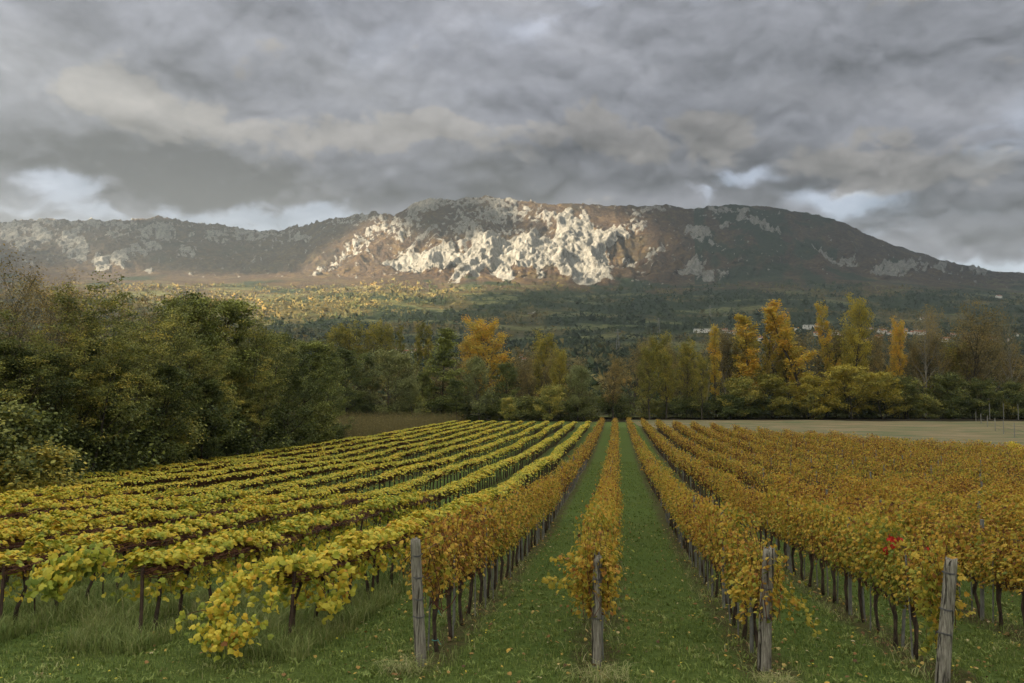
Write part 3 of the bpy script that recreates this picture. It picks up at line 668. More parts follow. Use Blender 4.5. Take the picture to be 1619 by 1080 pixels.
# forward mapping: every mountain sample is carried up to the deck, and its gap value spread on the deck grid
def gapf(x, y):
    def e(a, b, rx, ry, s, ang=0.0):
        ca, sa = cos(R(ang)), sin(R(ang)); u = ((x - a) * ca + (y - b) * sa) / rx; v = (-(x - a) * sa + (y - b) * ca) / ry
        return s * np.exp(-(u * u + v * v) ** 1.5)
    n = .16 * fbm(x / 60, y / 30, 4, 301)
    v = e(880, 385, 125, 62, 1.5) + e(720, 420, 150, 36, 1.4) + e(540, 415, 120, 34, 1.3, -28) + e(620, 345, 70, 18, .8, -30) + e(930, 352, 140, 20, .8, 12) + e(500, 468, 230, 42, 1.3) + e(240, 452, 230, 32, 1.0) + e(60, 380, 110, 22, .42) + e(150, 420, 40, 20, .4) + e(560, 480, 200, 18, .6, -8)
    v = v - e(735, 352, 125, 24, 1.9, 4) - e(400, 395, 130, 30, .7, -10)
    return np.clip(v + n * (v > .05), 0, 1) * sstep(1130, 990, x)
gv = gapf(cc_, rw_)
t_up = (DECK - sz_) / sun_dir[2]; ux = sx_ + sun_dir[0] * t_up; uy = sy_ + sun_dir[1] * t_up
use = (dp_ > 1500) & (cc_ > -650) & (np.gradient(sz_, axis=0) > -5) & (dp_ < np.interp(cc_, DRX, DR) + 1)
num = np.zeros(DX.shape); wgt = np.zeros(DX.shape)
ii = np.clip(((ux[use] - dgx[0]) / 50).round().astype(int), 0, len(dgx) - 1); jj = np.clip(((uy[use] - dgy[0]) / 50).round().astype(int), 0, len(dgy) - 1)
np.add.at(num, (jj, ii), gv[use]); np.add.at(wgt, (jj, ii), 1.0)
def blur(a):
    for _ in range(2):
        a = (a + np.roll(a, 1, 0) + np.roll(a, -1, 0)) / 3; a = (a + np.roll(a, 1, 1) + np.roll(a, -1, 1)) / 3
    return a
num = blur(num); wgt = blur(wgt); gap = np.where(wgt > 1e-3, num / np.maximum(wgt, 1e-3), 0)
print('deck gap', gap.max(), (gap > .5).sum(), 'uncovered', ((ux[use] < dgx[0]) | (ux[use] > dgx[-1]) | (uy[use] < dgy[0]) | (uy[use] > dgy[-1])).sum())
DZ = DECK + 60 * fbm(DX / 900, DY / 900, 4, 311)
_, yv, fv = project(np.stack([DX, DY, DZ], -1)); xv = _
print('deck in frame:', ((xv > -30) & (xv < 1650) & (yv > -20) & (fv > 1)).sum())
def _deck(n):
    op = n('ShaderNodeAttribute', attribute_name='opacity').outputs['Fac']
    g = n('ShaderNodeNewGeometry').outputs['Position']; f = n.noise(g, .0012, 5)
    c = n.mix(f, c4((.72, .84, .98)), c4((.80, .91, 1.0)))  # blue tint offsets the warm sun in the light passed down
    d = n('ShaderNodeBsdfDiffuse', {'Color': c}); t = n('ShaderNodeBsdfTranslucent', {'Color': c}); tp = n('ShaderNodeBsdfTransparent')
    b = n('ShaderNodeMixShader', {0: .58, 1: d.outputs[0], 2: t.outputs[0]})
    out(n, n('ShaderNodeMixShader', {0: op, 1: tp.outputs[0], 2: b.outputs[0]}).outputs[0])
deck_m = mat('cloud', _deck)  # material of the added deck overhead, never in view
i = np.arange(len(dgy) - 1)[:, None] * len(dgx) + np.arange(len(dgx) - 1)[None]
Qd = np.stack([i, i + 1, i + len(dgx) + 1, i + len(dgx)], -1).reshape(-1, 4)
do = link('unseen_cloud_deck', mesh_from('unseen_cloud_deck', np.stack([DX, DY, DZ], -1).reshape(-1, 3), None, deck_m, quads=Qd, smooth=True, extra={'opacity': (1 - gap).ravel()}))
tag(do, 'added unseen cloud deck, its gap shaped to let sun on the mountain', kind='stuff')

# ------------------------------------------------------------------ haze
HAZE = 5.0e-5
if HAZE > 0:
    g = Geo(); g.box((-9000, -300, -12), (9000, 8500, 1500))
    hm = bpy.data.materials.new('haze_air'); hm.use_nodes = True; hm.node_tree.nodes.clear(); n = NT(hm.node_tree)
    pvn = n('ShaderNodeVolumePrincipled', {'Color': (.74, .86, 1.0, 1), 'Density': HAZE, 'Anisotropy': .2}); o_ = n('ShaderNodeOutputMaterial'); n.l.new(pvn.outputs[0], o_.inputs['Volume'])
    ho2 = link('haze', g.mesh('haze', hm)); tag(ho2, 'thin valley haze', kind='stuff')

# ------------------------------------------------------------------ trees
def rot_about(v, axis, a):
    axis = axis / (np.linalg.norm(axis) + 1e-9); return v * cos(a) + np.cross(axis, v) * sin(a) + axis * np.dot(axis, v) * (1 - cos(a))
def grow_tree(seed, H, spread=.35, trunk_frac=.35, kind='round', nl1=14, nl2=6, leaf_n=9000, leaf=.13, clump=.5, trad=.16, base=.12, tmpl=DIAM, tilt_t=0.0, twigs=True, stems=1, flat=.5):
    r = random.Random(seed); rg = np.random.default_rng(seed); wood = Geo(); tips = []
    def limb(p, d, L, rad, lvl, upb):
        n = 5 if lvl < 2 else 4; pts = [p]; q = p.copy(); dd = d / np.linalg.norm(d)
        for k in range(n):
            dd = dd + np.array([r.gauss(0, .12), r.gauss(0, .12), upb / n]); dd /= np.linalg.norm(dd); q = q + dd * L / n; pts.append(q)
        pts = np.array(pts); rr = np.linspace(rad, rad * .35, n + 1)
        if lvl < 3 or twigs: wood.tube(pts, rr, 6 if lvl == 0 else (4 if lvl == 1 else 3), cap=False)
        return pts, rr
    for st in range(stems):
        off = np.array([r.gauss(0, .5), r.gauss(0, .5), 0]) if stems > 1 else np.zeros(3)
        lean = np.array([r.gauss(0, .06 + .08 * (stems > 1)), r.gauss(0, .06 + .08 * (stems > 1)), 1.0]); n = 9; pts = [off + np.array([0, 0, -.3])]; q = pts[0].copy(); dd = lean / np.linalg.norm(lean)
        Hs = H * r.uniform(.75, 1.0) if stems > 1 else H
        for k in range(n):
            dd = dd + np.array([r.gauss(0, .05), r.gauss(0, .05), .05]); dd /= np.linalg.norm(dd); q = q + dd * Hs * .93 / n; pts.append(q)
        pts = np.array(pts); tr = np.linspace(trad, trad * .12, n + 1) * (1 / sqrt(stems)); tr[0] *= 1.3
        wood.tube(pts, tr, 7, cap=False, jitter=.06)
        N1 = max(5, nl1 // stems + 2)
        for k in range(N1):
            t = base + (1 - base) * ((k + r.random() * .8) / N1) ** .9; t = min(t, .97)
            f = t * n; i0 = int(f); p = pts[i0] + (pts[min(i0 + 1, n)] - pts[i0]) * (f - i0)
            a = k * 2.4 + r.uniform(-.5, .5); out = np.array([cos(a), sin(a), 0.0])
            u = (t - base) / (1 - base)
            if kind == 'round': L = H * spread * (sin(pi * min(1, .18 + u * .80)) ** .6) * r.uniform(.75, 1.15); el = .25 + .9 * u; up = .5
            elif kind == 'poplar': L = H * spread * (.55 + .6 * (1 - u)) * r.uniform(.7, 1.2) * (.5 + .5 * min(1, u * 4)); el = 1.6; up = .9
            elif kind == 'vase': L = H * spread * (.9 + .3 * (1 - u)) * r.uniform(.8, 1.2); el = 1.1 + .6 * u; up = .35
            elif kind == 'cone': L = H * spread * (1.05 - u) * r.uniform(.75, 1.1); el = .15 + .3 * u; up = .1
            else: L = H * spread * r.uniform(.7, 1.1) * (1 - .4 * u); el = .5 + .5 * u; up = .1
            p1, r1 = limb(p, out + np.array([0, 0, el]), L, tr[i0] * .5, 1, up)
            for j in range(nl2):
                s = .25 + .75 * (j + r.random()) / nl2; g_ = s * 5; j0 = min(int(g_), 4); pp = p1[j0] + (p1[j0 + 1] - p1[j0]) * (g_ - j0)
                d2 = p1[j0 + 1] - p1[j0]; d2 = d2 / np.linalg.norm(d2); side = np.cross(d2, [0, 0, 1]); side /= np.linalg.norm(side) + 1e-9
                d2 = d2 * .8 + side * r.choice((-1, 1)) * r.uniform(.5, 1.1) + np.array([0, 0, r.uniform(-.25, .45)])
                L2 = L * r.uniform(.22, .45) * (1.2 - .4 * s)
                p2, _ = limb(pp, d2, L2, max(.012, r1[j0] * .4), 2, .15)
                for m in (2, 3, 4): tips.append((p2[m], L2))
            tips.append((p1[-1], L * .25)); tips.append((p1[-2], L * .25))
        tips.append((pts[-1], H * .05)); tips.append((pts[-2], H * .06))
    P = np.array([t[0] for t in tips]); S = np.array([t[1] for t in tips])
    w = rg.uniform(.03, 1, len(P)) ** 1.6; idx = rg.choice(len(P), leaf_n, p=w / w.sum())
    ct = np.repeat(rg.normal(0, .13, (len(P) + 11) // 12), 12)[:len(P)] + rg.normal(0, .13, len(P))                       # each spray of leaves has a shade of its own
    o = rg.normal(size=(leaf_n, 3)) * clump * np.array([1, 1, flat]); C = P[idx] + o
    ctr = P.mean(0); rel = (C - ctr); rad = np.linalg.norm(rel / np.array([1, 1, 1.3]), axis=1)
    Nn = rg.normal(size=(leaf_n, 3)) * .8 + np.array([0, 0, .9]) + rel / (rad[:, None] + .1) * .3
    lv = Geo(); lv.leaves(C, Nn, leaf * rg.uniform(.6, 1.3, leaf_n), np.clip(.45 + ct[idx] + rg.normal(0, .12, leaf_n) + tilt_t * (C[:, 2] / H - .5), 0, 1), tmpl)
    zz_ = np.vstack(lv.V)[:, 2]; return wood, lv, float(np.percentile(zz_, 99.3))

TREE = {}
def species(key, lm, bk, variants, **kw):
    TREE[key] = []
    for i in range(variants):
        w, l, hh_ = grow_tree(hash_(key) + i * 31, **kw)
        TREE[key].append((w.mesh(key + '_wood', bk, True), l.mesh(key + '_leaves', lm), hh_))
def hash_(s): return sum(ord(ch) * (i + 3) for i, ch in enumerate(s))
species('locust', olive_l, bark_tree, 3, H=14, spread=.27, nl1=22, nl2=8, leaf_n=17000, leaf=.15, clump=.30, kind='vase', base=.16, stems=2, flat=.35, trad=.2)
species('thin', brown_l, bark_tree, 3, H=15, spread=.26, nl1=22, nl2=9, leaf_n=9000, leaf=.10, clump=.26, kind='vase', base=.25, stems=3, flat=.4, trad=.2)
species('broad', dark_l, bark_dark, 3, H=13, spread=.34, nl1=26, nl2=8, leaf_n=19000, leaf=.18, clump=.34, kind='round', base=.05, trad=.2, flat=.45)
species('willow', willow_l, bark_tree, 2, H=12, spread=.36, nl1=26, nl2=7, leaf_n=15000, leaf=.22, clump=.40, kind='round', base=.06, flat=.8, stems=2)
species('spire', dark_l, bark_dark, 2, H=17, spread=.26, nl1=34, nl2=6, leaf_n=13000, leaf=.26, clump=.5, kind='cone', base=.04, flat=.4)
species('poplar', gold_l, bark_tree, 3, H=20, spread=.20, nl1=17, nl2=6, leaf_n=6000, leaf=.28, clump=.26, kind='poplar', base=.10, flat=1.0, trad=.24)
species('roundpop', yg_l, bark_tree, 3, H=18, spread=.27, nl1=28, nl2=8, leaf_n=11500, leaf=.27, clump=.36, kind='vase', base=.18, flat=.8, trad=.26)
species('bare', brown_l, bark_pale, 2, H=20, spread=.24, nl1=24, nl2=9, leaf_n=3600, leaf=.20, clump=.40, kind='vase', base=.25, flat=.8, trad=.24)
species('brownround', brown_l, bark_tree, 2, H=18, spread=.30, nl1=30, nl2=9, leaf_n=10000, leaf=.22, clump=.40, kind='vase', base=.14, flat=.8, trad=.26)
species('mid', olive_l, bark_dark, 3, H=9, spread=.42, nl1=22, nl2=7, leaf_n=11000, leaf=.24, clump=.36, kind='round', base=.03, stems=2, trad=.14, flat=.5)
species('bush', olive_l, bark_dark, 3, H=5, spread=.5, nl1=16, nl2=6, leaf_n=6500, leaf=.22, clump=.42, kind='round', base=.02, stems=3, trad=.12, flat=.7)

def tree(key, x, y, h, label, group, name='tree', wide=1.0, hue=1.0, cat='tree', leafm=None, sink=.1, zz=None):
    v = random.randrange(len(TREE[key])); wm, lm, H0 = TREE[key][v]; s = h / H0
    t = thing(name, label, cat, (x, y, (gz(x, y) if zz is None else zz) - sink), random.uniform(0, 6.28), group); t.scale = (s * wide, s * wide, s)
    link('trunk' if cat == 'tree' else 'stems', wm, t)
    c = link('crown' if cat == 'tree' else 'foliage', lm, t); c.color = (hue, 1, 1, 1)
    if leafm is not None:
        c.material_slots[0].link = 'OBJECT'; c.material_slots[0].material = leafm
    return t
def tree_at(key, px, ytop, dist, label, group, ybase=None, **kw):
    p = place(px, dist); zg = gz(*p); ztop = CZ + dist * slope_at(ytop)
    return tree(key, p[0], p[1], max(2.0, (ztop - zg) * 1.02), label, group, **kw)

# --- woodland along the left side of the vineyard (photo column, top row, depth)
GL = 'trees of the dark woodland beside the yellow vines'
lw = [('thin', -60, 395, 44, 1.1), ('thin', 22, 415, 45, 1.02), ('bare', 40, 405, 52, .95), ('thin', 75, 440, 50, 1.05), ('locust', 110, 445, 47, .98), ('thin', 150, 455, 56, 1.1), ('locust', 178, 470, 52, 1.0), ('thin', 200, 462, 64, 1.05),
      ('locust', 232, 485, 58, .95), ('thin', 255, 468, 70, 1.0), ('broad', 300, 468, 70, 1.15), ('broad', 345, 478, 76, 1.2), ('locust', 285, 500, 62, .98), ('locust', 372, 510, 76, 1.0), ('locust', 330, 545, 66, 1.02), ('locust', 410, 528, 82, .95),
      ('broad', 440, 532, 90, 1.1), ('broad', 485, 542, 96, 1.08), ('broad', 460, 585, 84, .98), ('locust', 400, 585, 74, 1.0), ('broad', 518, 560, 108, 1.0), ('broad', 160, 545, 50, .9), ('broad', 60, 560, 43, .9), ('broad', 240, 580, 55, .88), ('locust', 20, 500, 41, .98), ('locust', 130, 520, 46, 1.02),
      ('broad', -20, 540, 42, .92), ('broad', 320, 600, 63, .9)]
nmw = {'thin': 'thin-crowned brown tree', 'bare': 'nearly bare pale-stemmed tree', 'locust': 'olive feathery-leaved tree', 'broad': 'dense dark green tree'}
cnt = {}
for key, px, yt, d, hue in sorted(lw, key=lambda a: a[1]):
    k = cnt.get(key, 0); cnt[key] = k + 1
    one = sum(1 for a in lw if a[0] == key) == 1
    tree_at(key, px, yt, d, f"{nmw[key]}, {'the only one' if one else ordn(k) + ' from the left'} in the woodland beside the yellow vines", GL, hue=hue, wide=1.05, name='woodland_tree')
GB = 'undergrowth shrubs at the foot of the woodland'
k = 0
for px in range(-40, 540, 22):
    d = np.interp(px, [-40, 0, 300, 540], [36, 38, 62, 104]) + random.uniform(-1, 3); p = place(px, d)
    tree('bush', p[0], p[1], random.uniform(3, 6.0), f"dark undergrowth shrub, {ordn(k)} from the left along the woodland foot", GB, 'undergrowth_shrub', 1.1, .80 + random.uniform(0, .2), 'shrub', dark_l if random.random() < .7 else None); k += 1
tree_at('bush', 24, 706, 36.5, 'light yellow-green elder bush in front of the dark woodland at the left edge', None, name='elder_bush', cat='shrub', hue=1.25, wide=1.5)

# --- trees across the far end of the vineyard
GF = 'trees lining the far end of the vineyard'
far = [ # key, column, top row, depth, hue, width, label
 ('broad', 512, 575, 160, 1.0, 1.0, 'dark green bushy tree just right of the woodland corner'), ('broad', 548, 552, 182, .98, 1.05, 'second dark green tree right of the woodland corner, taller'), ('broad', 582, 560, 190, .9, .8, 'narrow very dark tree left of the pale willow'),
 ('willow', 622, 556, 188, 1.1, 1.15, 'broad pale grey-green willow above the brown sapling plot'), ('willow', 655, 598, 184, 1.05, .9, 'small pale willow at the right foot of the broad pale willow'),
 ('spire', 697, 524, 196, 1.2, 1.15, 'pointed dark green conifer-shaped tree, tallest of the dark ones'), ('broad', 668, 590, 192, 1.15, .8, 'round green tree against the left side of the pointed dark tree'),
 ('broad', 722, 600, 186, .95, 1.0, 'dark green tree at the right foot of the pointed dark tree'), ('willow', 760, 566, 187, .95, .85, 'dome-shaped olive willow in front of the golden tree'), ('roundpop', 782, 506, 214, 1.52, 1.35, 'broad golden-yellow poplar in the middle of the far tree line'),
 ('roundpop', 752, 530, 218, 1.6, .9, 'orange-gold tree leaning out at the left of the broad golden poplar'), ('broad', 800, 575, 192, 1.0, 1.0, 'dark tree right below the broad golden poplar'), ('mid', 806, 628, 180, 1.20, 1.0, 'low yellow-green bushy tree below the broad golden poplar'),
 ('roundpop', 850, 527, 216, 1.2, 1.0, 'olive-gold poplar right of the broad golden poplar'), ('roundpop', 886, 552, 194, 1.22, .8, 'yellow-green poplar in front of the olive-gold poplar'), ('mid', 868, 610, 182, 1.17, 1.0, 'light yellow-green bushy tree left of the olive willow'),
 ('willow', 912, 580, 190, .95, .9, 'olive willow at the left of the valley opening'), ('brownround', 840, 570, 200, 1.0, .9, 'brown thin tree between the golden and the olive poplars'), ('brownround', 968, 563, 196, 1.15, 1.0, 'brown-green bushy tree standing alone in the valley opening'),
 ('roundpop', 1026, 548, 196, 1.02, .9, 'olive tree right of the valley opening'), ('roundpop', 1052, 556, 200, 1.1, .9, 'second olive tree right of the valley opening, slightly yellower'), ('roundpop', 1085, 540, 205, 1.1, .9, 'tall light olive poplar left of the thin orange poplar'), ('roundpop', 1108, 562, 200, 1.05, .8, 'shorter olive poplar next to the thin orange poplar'),
 ('poplar', 1131, 520, 205, 1.12, .8, 'thin orange poplar, leftmost of the orange ones'), ('bare', 1152, 518, 214, 1.2, .7, 'thin nearly bare tree right of the leftmost orange poplar'), ('poplar', 1180, 500, 208, 1.05, 1.5, 'wide orange poplar left of the slender bare-topped one'), ('poplar', 1207, 490, 212, 1.05, .7, 'slender gold poplar with a bare top'),
 ('mid', 1222, 592, 202, 1.3, 1.15, 'olive-green rounded shrubby tree below the slender gold poplar'), ('mid', 1165, 598, 202, 1.15, 1.15, 'olive rounded shrubby tree below the wide orange poplar'), ('roundpop', 1248, 500, 214, 1.4, .6, 'olive-gold tree close against the brightest orange poplar'),
 ('poplar', 1272, 478, 206, 1.12, 1.5, 'brightest orange poplar, full-leaved down to its foot'), ('mid', 1282, 594, 200, 1.62, 1.15, 'yellow shrubby tree at the foot of the brightest orange poplar'), ('poplar', 1318, 484, 214, 1.12, .75, 'thin orange-tipped poplar left of the yellow-topped poplar'),
 ('roundpop', 1347, 474, 210, 1.3, .75, 'tall yellow-green-topped poplar on a bare stem'), ('mid', 1346, 580, 200, 1.6, 1.15, 'bright yellow-green shrubby tree below the yellow-topped poplar'), ('mid', 1396, 590, 200, 1.5, 1.15, 'yellow-green shrubby tree right below the yellow-topped poplar'),
 ('brownround', 1376, 520, 212, 1.25, .7, 'brown-orange tree right of the yellow-topped poplar'), ('roundpop', 1414, 508, 211, 1.62, .55, 'orange-brown poplar between the brown trees'), ('brownround', 1440, 540, 212, 1.1, .8, 'low-crowned brown tree right of the orange-brown poplar'),
 ('bare', 1462, 490, 210, 1.05, .9, 'bare tree with a pale trunk showing among brown trees'), ('mid', 1432, 596, 202, 0.84, 1.15, 'dark olive shrubby tree left of the pale trunk'), ('bare', 1490, 487, 212, 1.35, .6, 'slender tree with a yellowish top right of the pale trunk'),
 ('brownround', 1530, 484, 212, 1.08, 1.15, 'very broad thin brown tree, widest at the right'), ('brownround', 1560, 500, 222, .98, .9, 'brown tree behind the right side of the very broad brown tree'), ('mid', 1500, 592, 204, 0.78, 1.15, 'dark green thicket shrub below the slender yellowish tree'),
 ('mid', 1550, 600, 203, 0.76, 1.15, 'dark green thicket shrub below the very broad brown tree'), ('mid', 1600, 604, 203, 0.80, 1.15, 'dark green thicket shrub at the right edge behind the fence'), ('bare', 1600, 505, 212, 1.0, .8, 'thin bare tree at the right edge'), ('brownround', 1650, 515, 210, 1.0, 1.0, 'thin brown tree just past the right edge'),
 ('roundpop', 532, 520, 262, 1.06, .9, 'light olive tree far behind, leftmost above the dark trees'), ('roundpop', 562, 512, 268, 1.1, 1.0, 'light olive tree far behind, second from the left'), ('roundpop', 592, 515, 270, 1.06, .9, 'light olive tree far behind, third from the left'), ('roundpop', 616, 514, 268, 1.04, .8, 'light olive tree far behind, fourth from the left'),
 ('poplar', 641, 518, 262, .92, .7, 'thin yellowish poplar far behind the pale willow'), ('poplar', 656, 514, 262, .96, .7, 'second thin yellowish poplar far behind the pale willow'), ('poplar', 676, 517, 258, 1.12, .7, 'thin orange-yellow poplar beside the pointed dark tree'),
 ('brownround', 1000, 538, 226, 1.18, 1.14, 'brown-olive backdrop tree, first of the row behind the orange poplars'),
 ('roundpop', 1044, 531, 226, 0.96, 1.19, 'light olive backdrop tree, second of the row behind the orange poplars'),
 ('brownround', 1079, 546, 219, 1.05, 1.17, 'brown-olive backdrop tree, third of the row behind the orange poplars'),
 ('bare', 1113, 516, 219, 1.05, 1.20, 'bare pale-branched backdrop tree, fourth of the row behind the orange poplars'),
 ('brownround', 1156, 526, 217, 0.98, 1.40, 'brown-olive backdrop tree, fifth of the row behind the orange poplars'),
 ('roundpop', 1186, 524, 216, 1.19, 1.12, 'light olive backdrop tree, sixth of the row behind the orange poplars'),
 ('brownround', 1226, 526, 218, 1.02, 1.55, 'brown-olive backdrop tree, seventh of the row behind the orange poplars'),
 ('bare', 1264, 527, 219, 1.19, 1.51, 'bare pale-branched backdrop tree, eighth of the row behind the orange poplars'),
 ('brownround', 1305, 517, 221, 1.05, 1.54, 'brown-olive backdrop tree, ninth of the row behind the orange poplars'),
 ('roundpop', 1342, 520, 221, 1.03, 1.39, 'light olive backdrop tree, tenth of the row behind the orange poplars'),
 ('brownround', 1372, 554, 226, 1.13, 1.15, 'brown-olive backdrop tree, 11th of the row behind the orange poplars'),
 ('bare', 1421, 535, 223, 1.12, 1.20, 'bare pale-branched backdrop tree, 12th of the row behind the orange poplars'),
 ('brownround', 1463, 527, 216, 1.01, 1.54, 'brown-olive backdrop tree, 13th of the row behind the orange poplars'),
 ('roundpop', 1497, 541, 216, 1.09, 1.31, 'light olive backdrop tree, 14th of the row behind the orange poplars'),
 ('brownround', 1536, 553, 216, 1.06, 1.44, 'brown-olive backdrop tree, 15th of the row behind the orange poplars'),
 ('bare', 1568, 523, 219, 1.18, 1.54, 'bare pale-branched backdrop tree, 16th of the row behind the orange poplars'),
 ('brownround', 1611, 548, 221, 1.17, 1.24, 'brown-olive backdrop tree, 17th of the row behind the orange poplars'),
 ('brownround', 640, 565, 206, 0.97, 1.25, 'brown-olive backdrop tree, first of the row behind the central trees'),
 ('brownround', 690, 574, 206, 1.11, 1.25, 'brown-olive backdrop tree, second of the row behind the central trees'),
 ('brownround', 735, 562, 206, 1.12, 1.25, 'brown-olive backdrop tree, third of the row behind the central trees'),
 ('brownround', 815, 552, 206, 1.04, 1.25, 'brown-olive backdrop tree, fourth of the row behind the central trees'),
 ('brownround', 870, 553, 206, 0.99, 1.25, 'brown-olive backdrop tree, fifth of the row behind the central trees'),
 ('brownround', 900, 567, 206, 1.07, 1.25, 'brown-olive backdrop tree, sixth of the row behind the central trees'),
]
for key, px, yt, d, hue, wd, lab in far:
    lm = None
    if key == 'poplar' and px < 700: lm = yg_l
    if key == 'roundpop' and hue >= 1.5: lm = gold_l; hue -= .42
    if key == 'mid' and hue >= 1.28: lm = yg_l; hue -= .3
    tree_at(key, px, yt, d, lab, GF, hue=hue, wide=wd, name='shrubby_tree' if key == 'mid' else ('poplar' if key in ('poplar', 'roundpop') else ('willow' if key == 'willow' else 'tree')), leafm=lm)
GH = 'hedge bushes along the foot of the far trees'
for k, px in enumerate(range(505, 1700, 21)):
    d = np.interp(px, [500, 900, 1050, 1700], [184, 192, 202, 204]) + random.uniform(-2, 4); p = place(px, d)
    if 925 < px < 950 or 990 < px < 1012: continue
    tree('bush', p[0], p[1], random.uniform(3.5, 6.5), f"dark hedge bush, {ordn(k)} from the left along the foot of the far trees", GH, 'hedge_bush', 1.3, .82 + random.uniform(0, .22), 'bush', dark_l if random.random() < .55 else None)

# --- plot of tall brown saplings left of the far end
sg = Geo(); n = 9000
sx = rng.uniform(-62, -33.5, n); sy = rng.uniform(98, 176, n); sy = np.round(sy / 2.2) * 2.2 + rng.normal(0, .12, n)
szg = ground(sx, sy); hh = rng.uniform(1.6, 3.0, n)
A = np.stack([sx, sy, szg], -1); B = A + np.stack([rng.normal(0, .12, n), rng.normal(0, .12, n), hh], -1); wv = np.stack([np.full(n, .022), rng.normal(0, .01, n), np.zeros(n)], -1)
V = np.stack([A - wv, A + wv, B], 1).reshape(-1, 3); sg.add(V, np.arange(3 * n).reshape(-1, 3), .25)
m2 = 16000; ii = rng.integers(0, n, m2); tt = rng.uniform(.3, 1, m2)[:, None]
sg.leaves(A[ii] * (1 - tt) + B[ii] * tt + rng.normal(0, .12, (m2, 3)), rng.normal(size=(m2, 3)), .16, np.clip(rng.normal(.4, .2, m2), 0, 1), TRI)
tag(link('sapling_plot', sg.mesh('saplings', brown_l)), 'dense plot of tall brown saplings', kind='stuff')

# ------------------------------------------------------------------ vines
def yellow_module(seed, dens, L=1.06):
    rg = np.random.default_rng(seed); lv = Geo(); cn = Geo(); tk = Geo()
    n = int(300 * dens)
    th = rg.normal(-.30, .62, n); th = np.clip(th, -1.9, 1.0 + .5 * (seed % 3 == 0)); rr = 1 + rg.normal(0, .22, n)
    yy = rg.uniform(-L / 2, L / 2, n); bump = .07 * np.sin(yy * 5 + seed) + .06 * np.cos(yy * 9 + seed * 2) + .05 * np.sin(yy * 23 + seed)
    x = np.sin(th) * .34 * rr; zz = 1.10 + bump + np.cos(th) * .17 * rr
    C = np.stack([x, yy, zz], -1); Nn = np.stack([np.sin(th) * .9, rg.normal(0, .35, n), np.cos(th) + .30], -1) + rg.normal(0, .42, (n, 3))
    lv.leaves(C, Nn, rg.uniform(.08, .14, n), np.clip(.42 + rg.normal(0, .19, n) + .12 * perlin(C[:, 0] * 3 + seed, C[:, 1] * 3, 5), 0, 1), ROUND)
    n2 = int(40 + 60 * dens); x2 = rg.normal(-.05, .26, n2); y2 = rg.uniform(-L / 2, L / 2, n2); z2 = rg.uniform(.55, 1.05, n2)
    strand = np.round(y2 * 4) / 4; y2 = strand + rg.normal(0, .05, n2)
    lv.leaves(np.stack([x2, y2, z2], -1), rg.normal(size=(n2, 3)) + [.6, 0, .3], rg.uniform(.07, .13, n2), np.clip(rg.normal(.38, .2, n2), 0, 1), ROUND)
    for k in range(44):                                  # matted canes lying along the wires
        a = rg.uniform(0, 2 * pi); q = sqrt(rg.uniform(0, 1)); cx0, cz0 = cos(a) * .26 * q + .05, 1.08 + sin(a) * .11 * q
        ys = np.linspace(-L / 2 - .06, L / 2 + .06, 6); xs = cx0 + np.cumsum(rg.normal(0, .035, 6)); zs = cz0 + np.cumsum(rg.normal(0, .022, 6))
        cn.tube(np.stack([xs, ys, zs], -1), rg.uniform(.004, .009), 3, cap=False, tint=.5)
    for k in range(9):
        y0 = rg.uniform(-L / 2, L / 2); xs = rg.uniform(-.3, .3); p0 = np.array([xs, y0, 1.08]); p1 = p0 + [rg.normal(0, .12), rg.normal(0, .15), -rg.uniform(.15, .45)]
        cn.tube([p0, (p0 + p1) / 2 + rg.normal(0, .03, 3), p1], .005, 3, cap=False)
    pts = [(rg.normal(0, .03), 0, -.05), (rg.normal(0, .04), rg.normal(0, .03), .3), (rg.normal(0, .05), rg.normal(0, .05), .65), (rg.normal(0, .04), rg.normal(0, .06), .95), (0, .1, 1.08)]
    tk.tube(pts, [.05, .036, .032, .038, .03], 7, jitter=.18); tk.tube([(0, -.45, 1.07), (0, 0, 1.02), (0, .45, 1.07)], [.018, .026, .018], 5, jitter=.1)
    if rg.uniform() < .6: tk.tube([(.12, .3, 0), (.08, .28, .6), (.02, .3, 1.05)], .017, 4, jitter=.15)
    return (tk.mesh('vine_trunk', vine_bark, True), cn.mesh('canes', cane_m), lv.mesh('vine_leaves', yel))
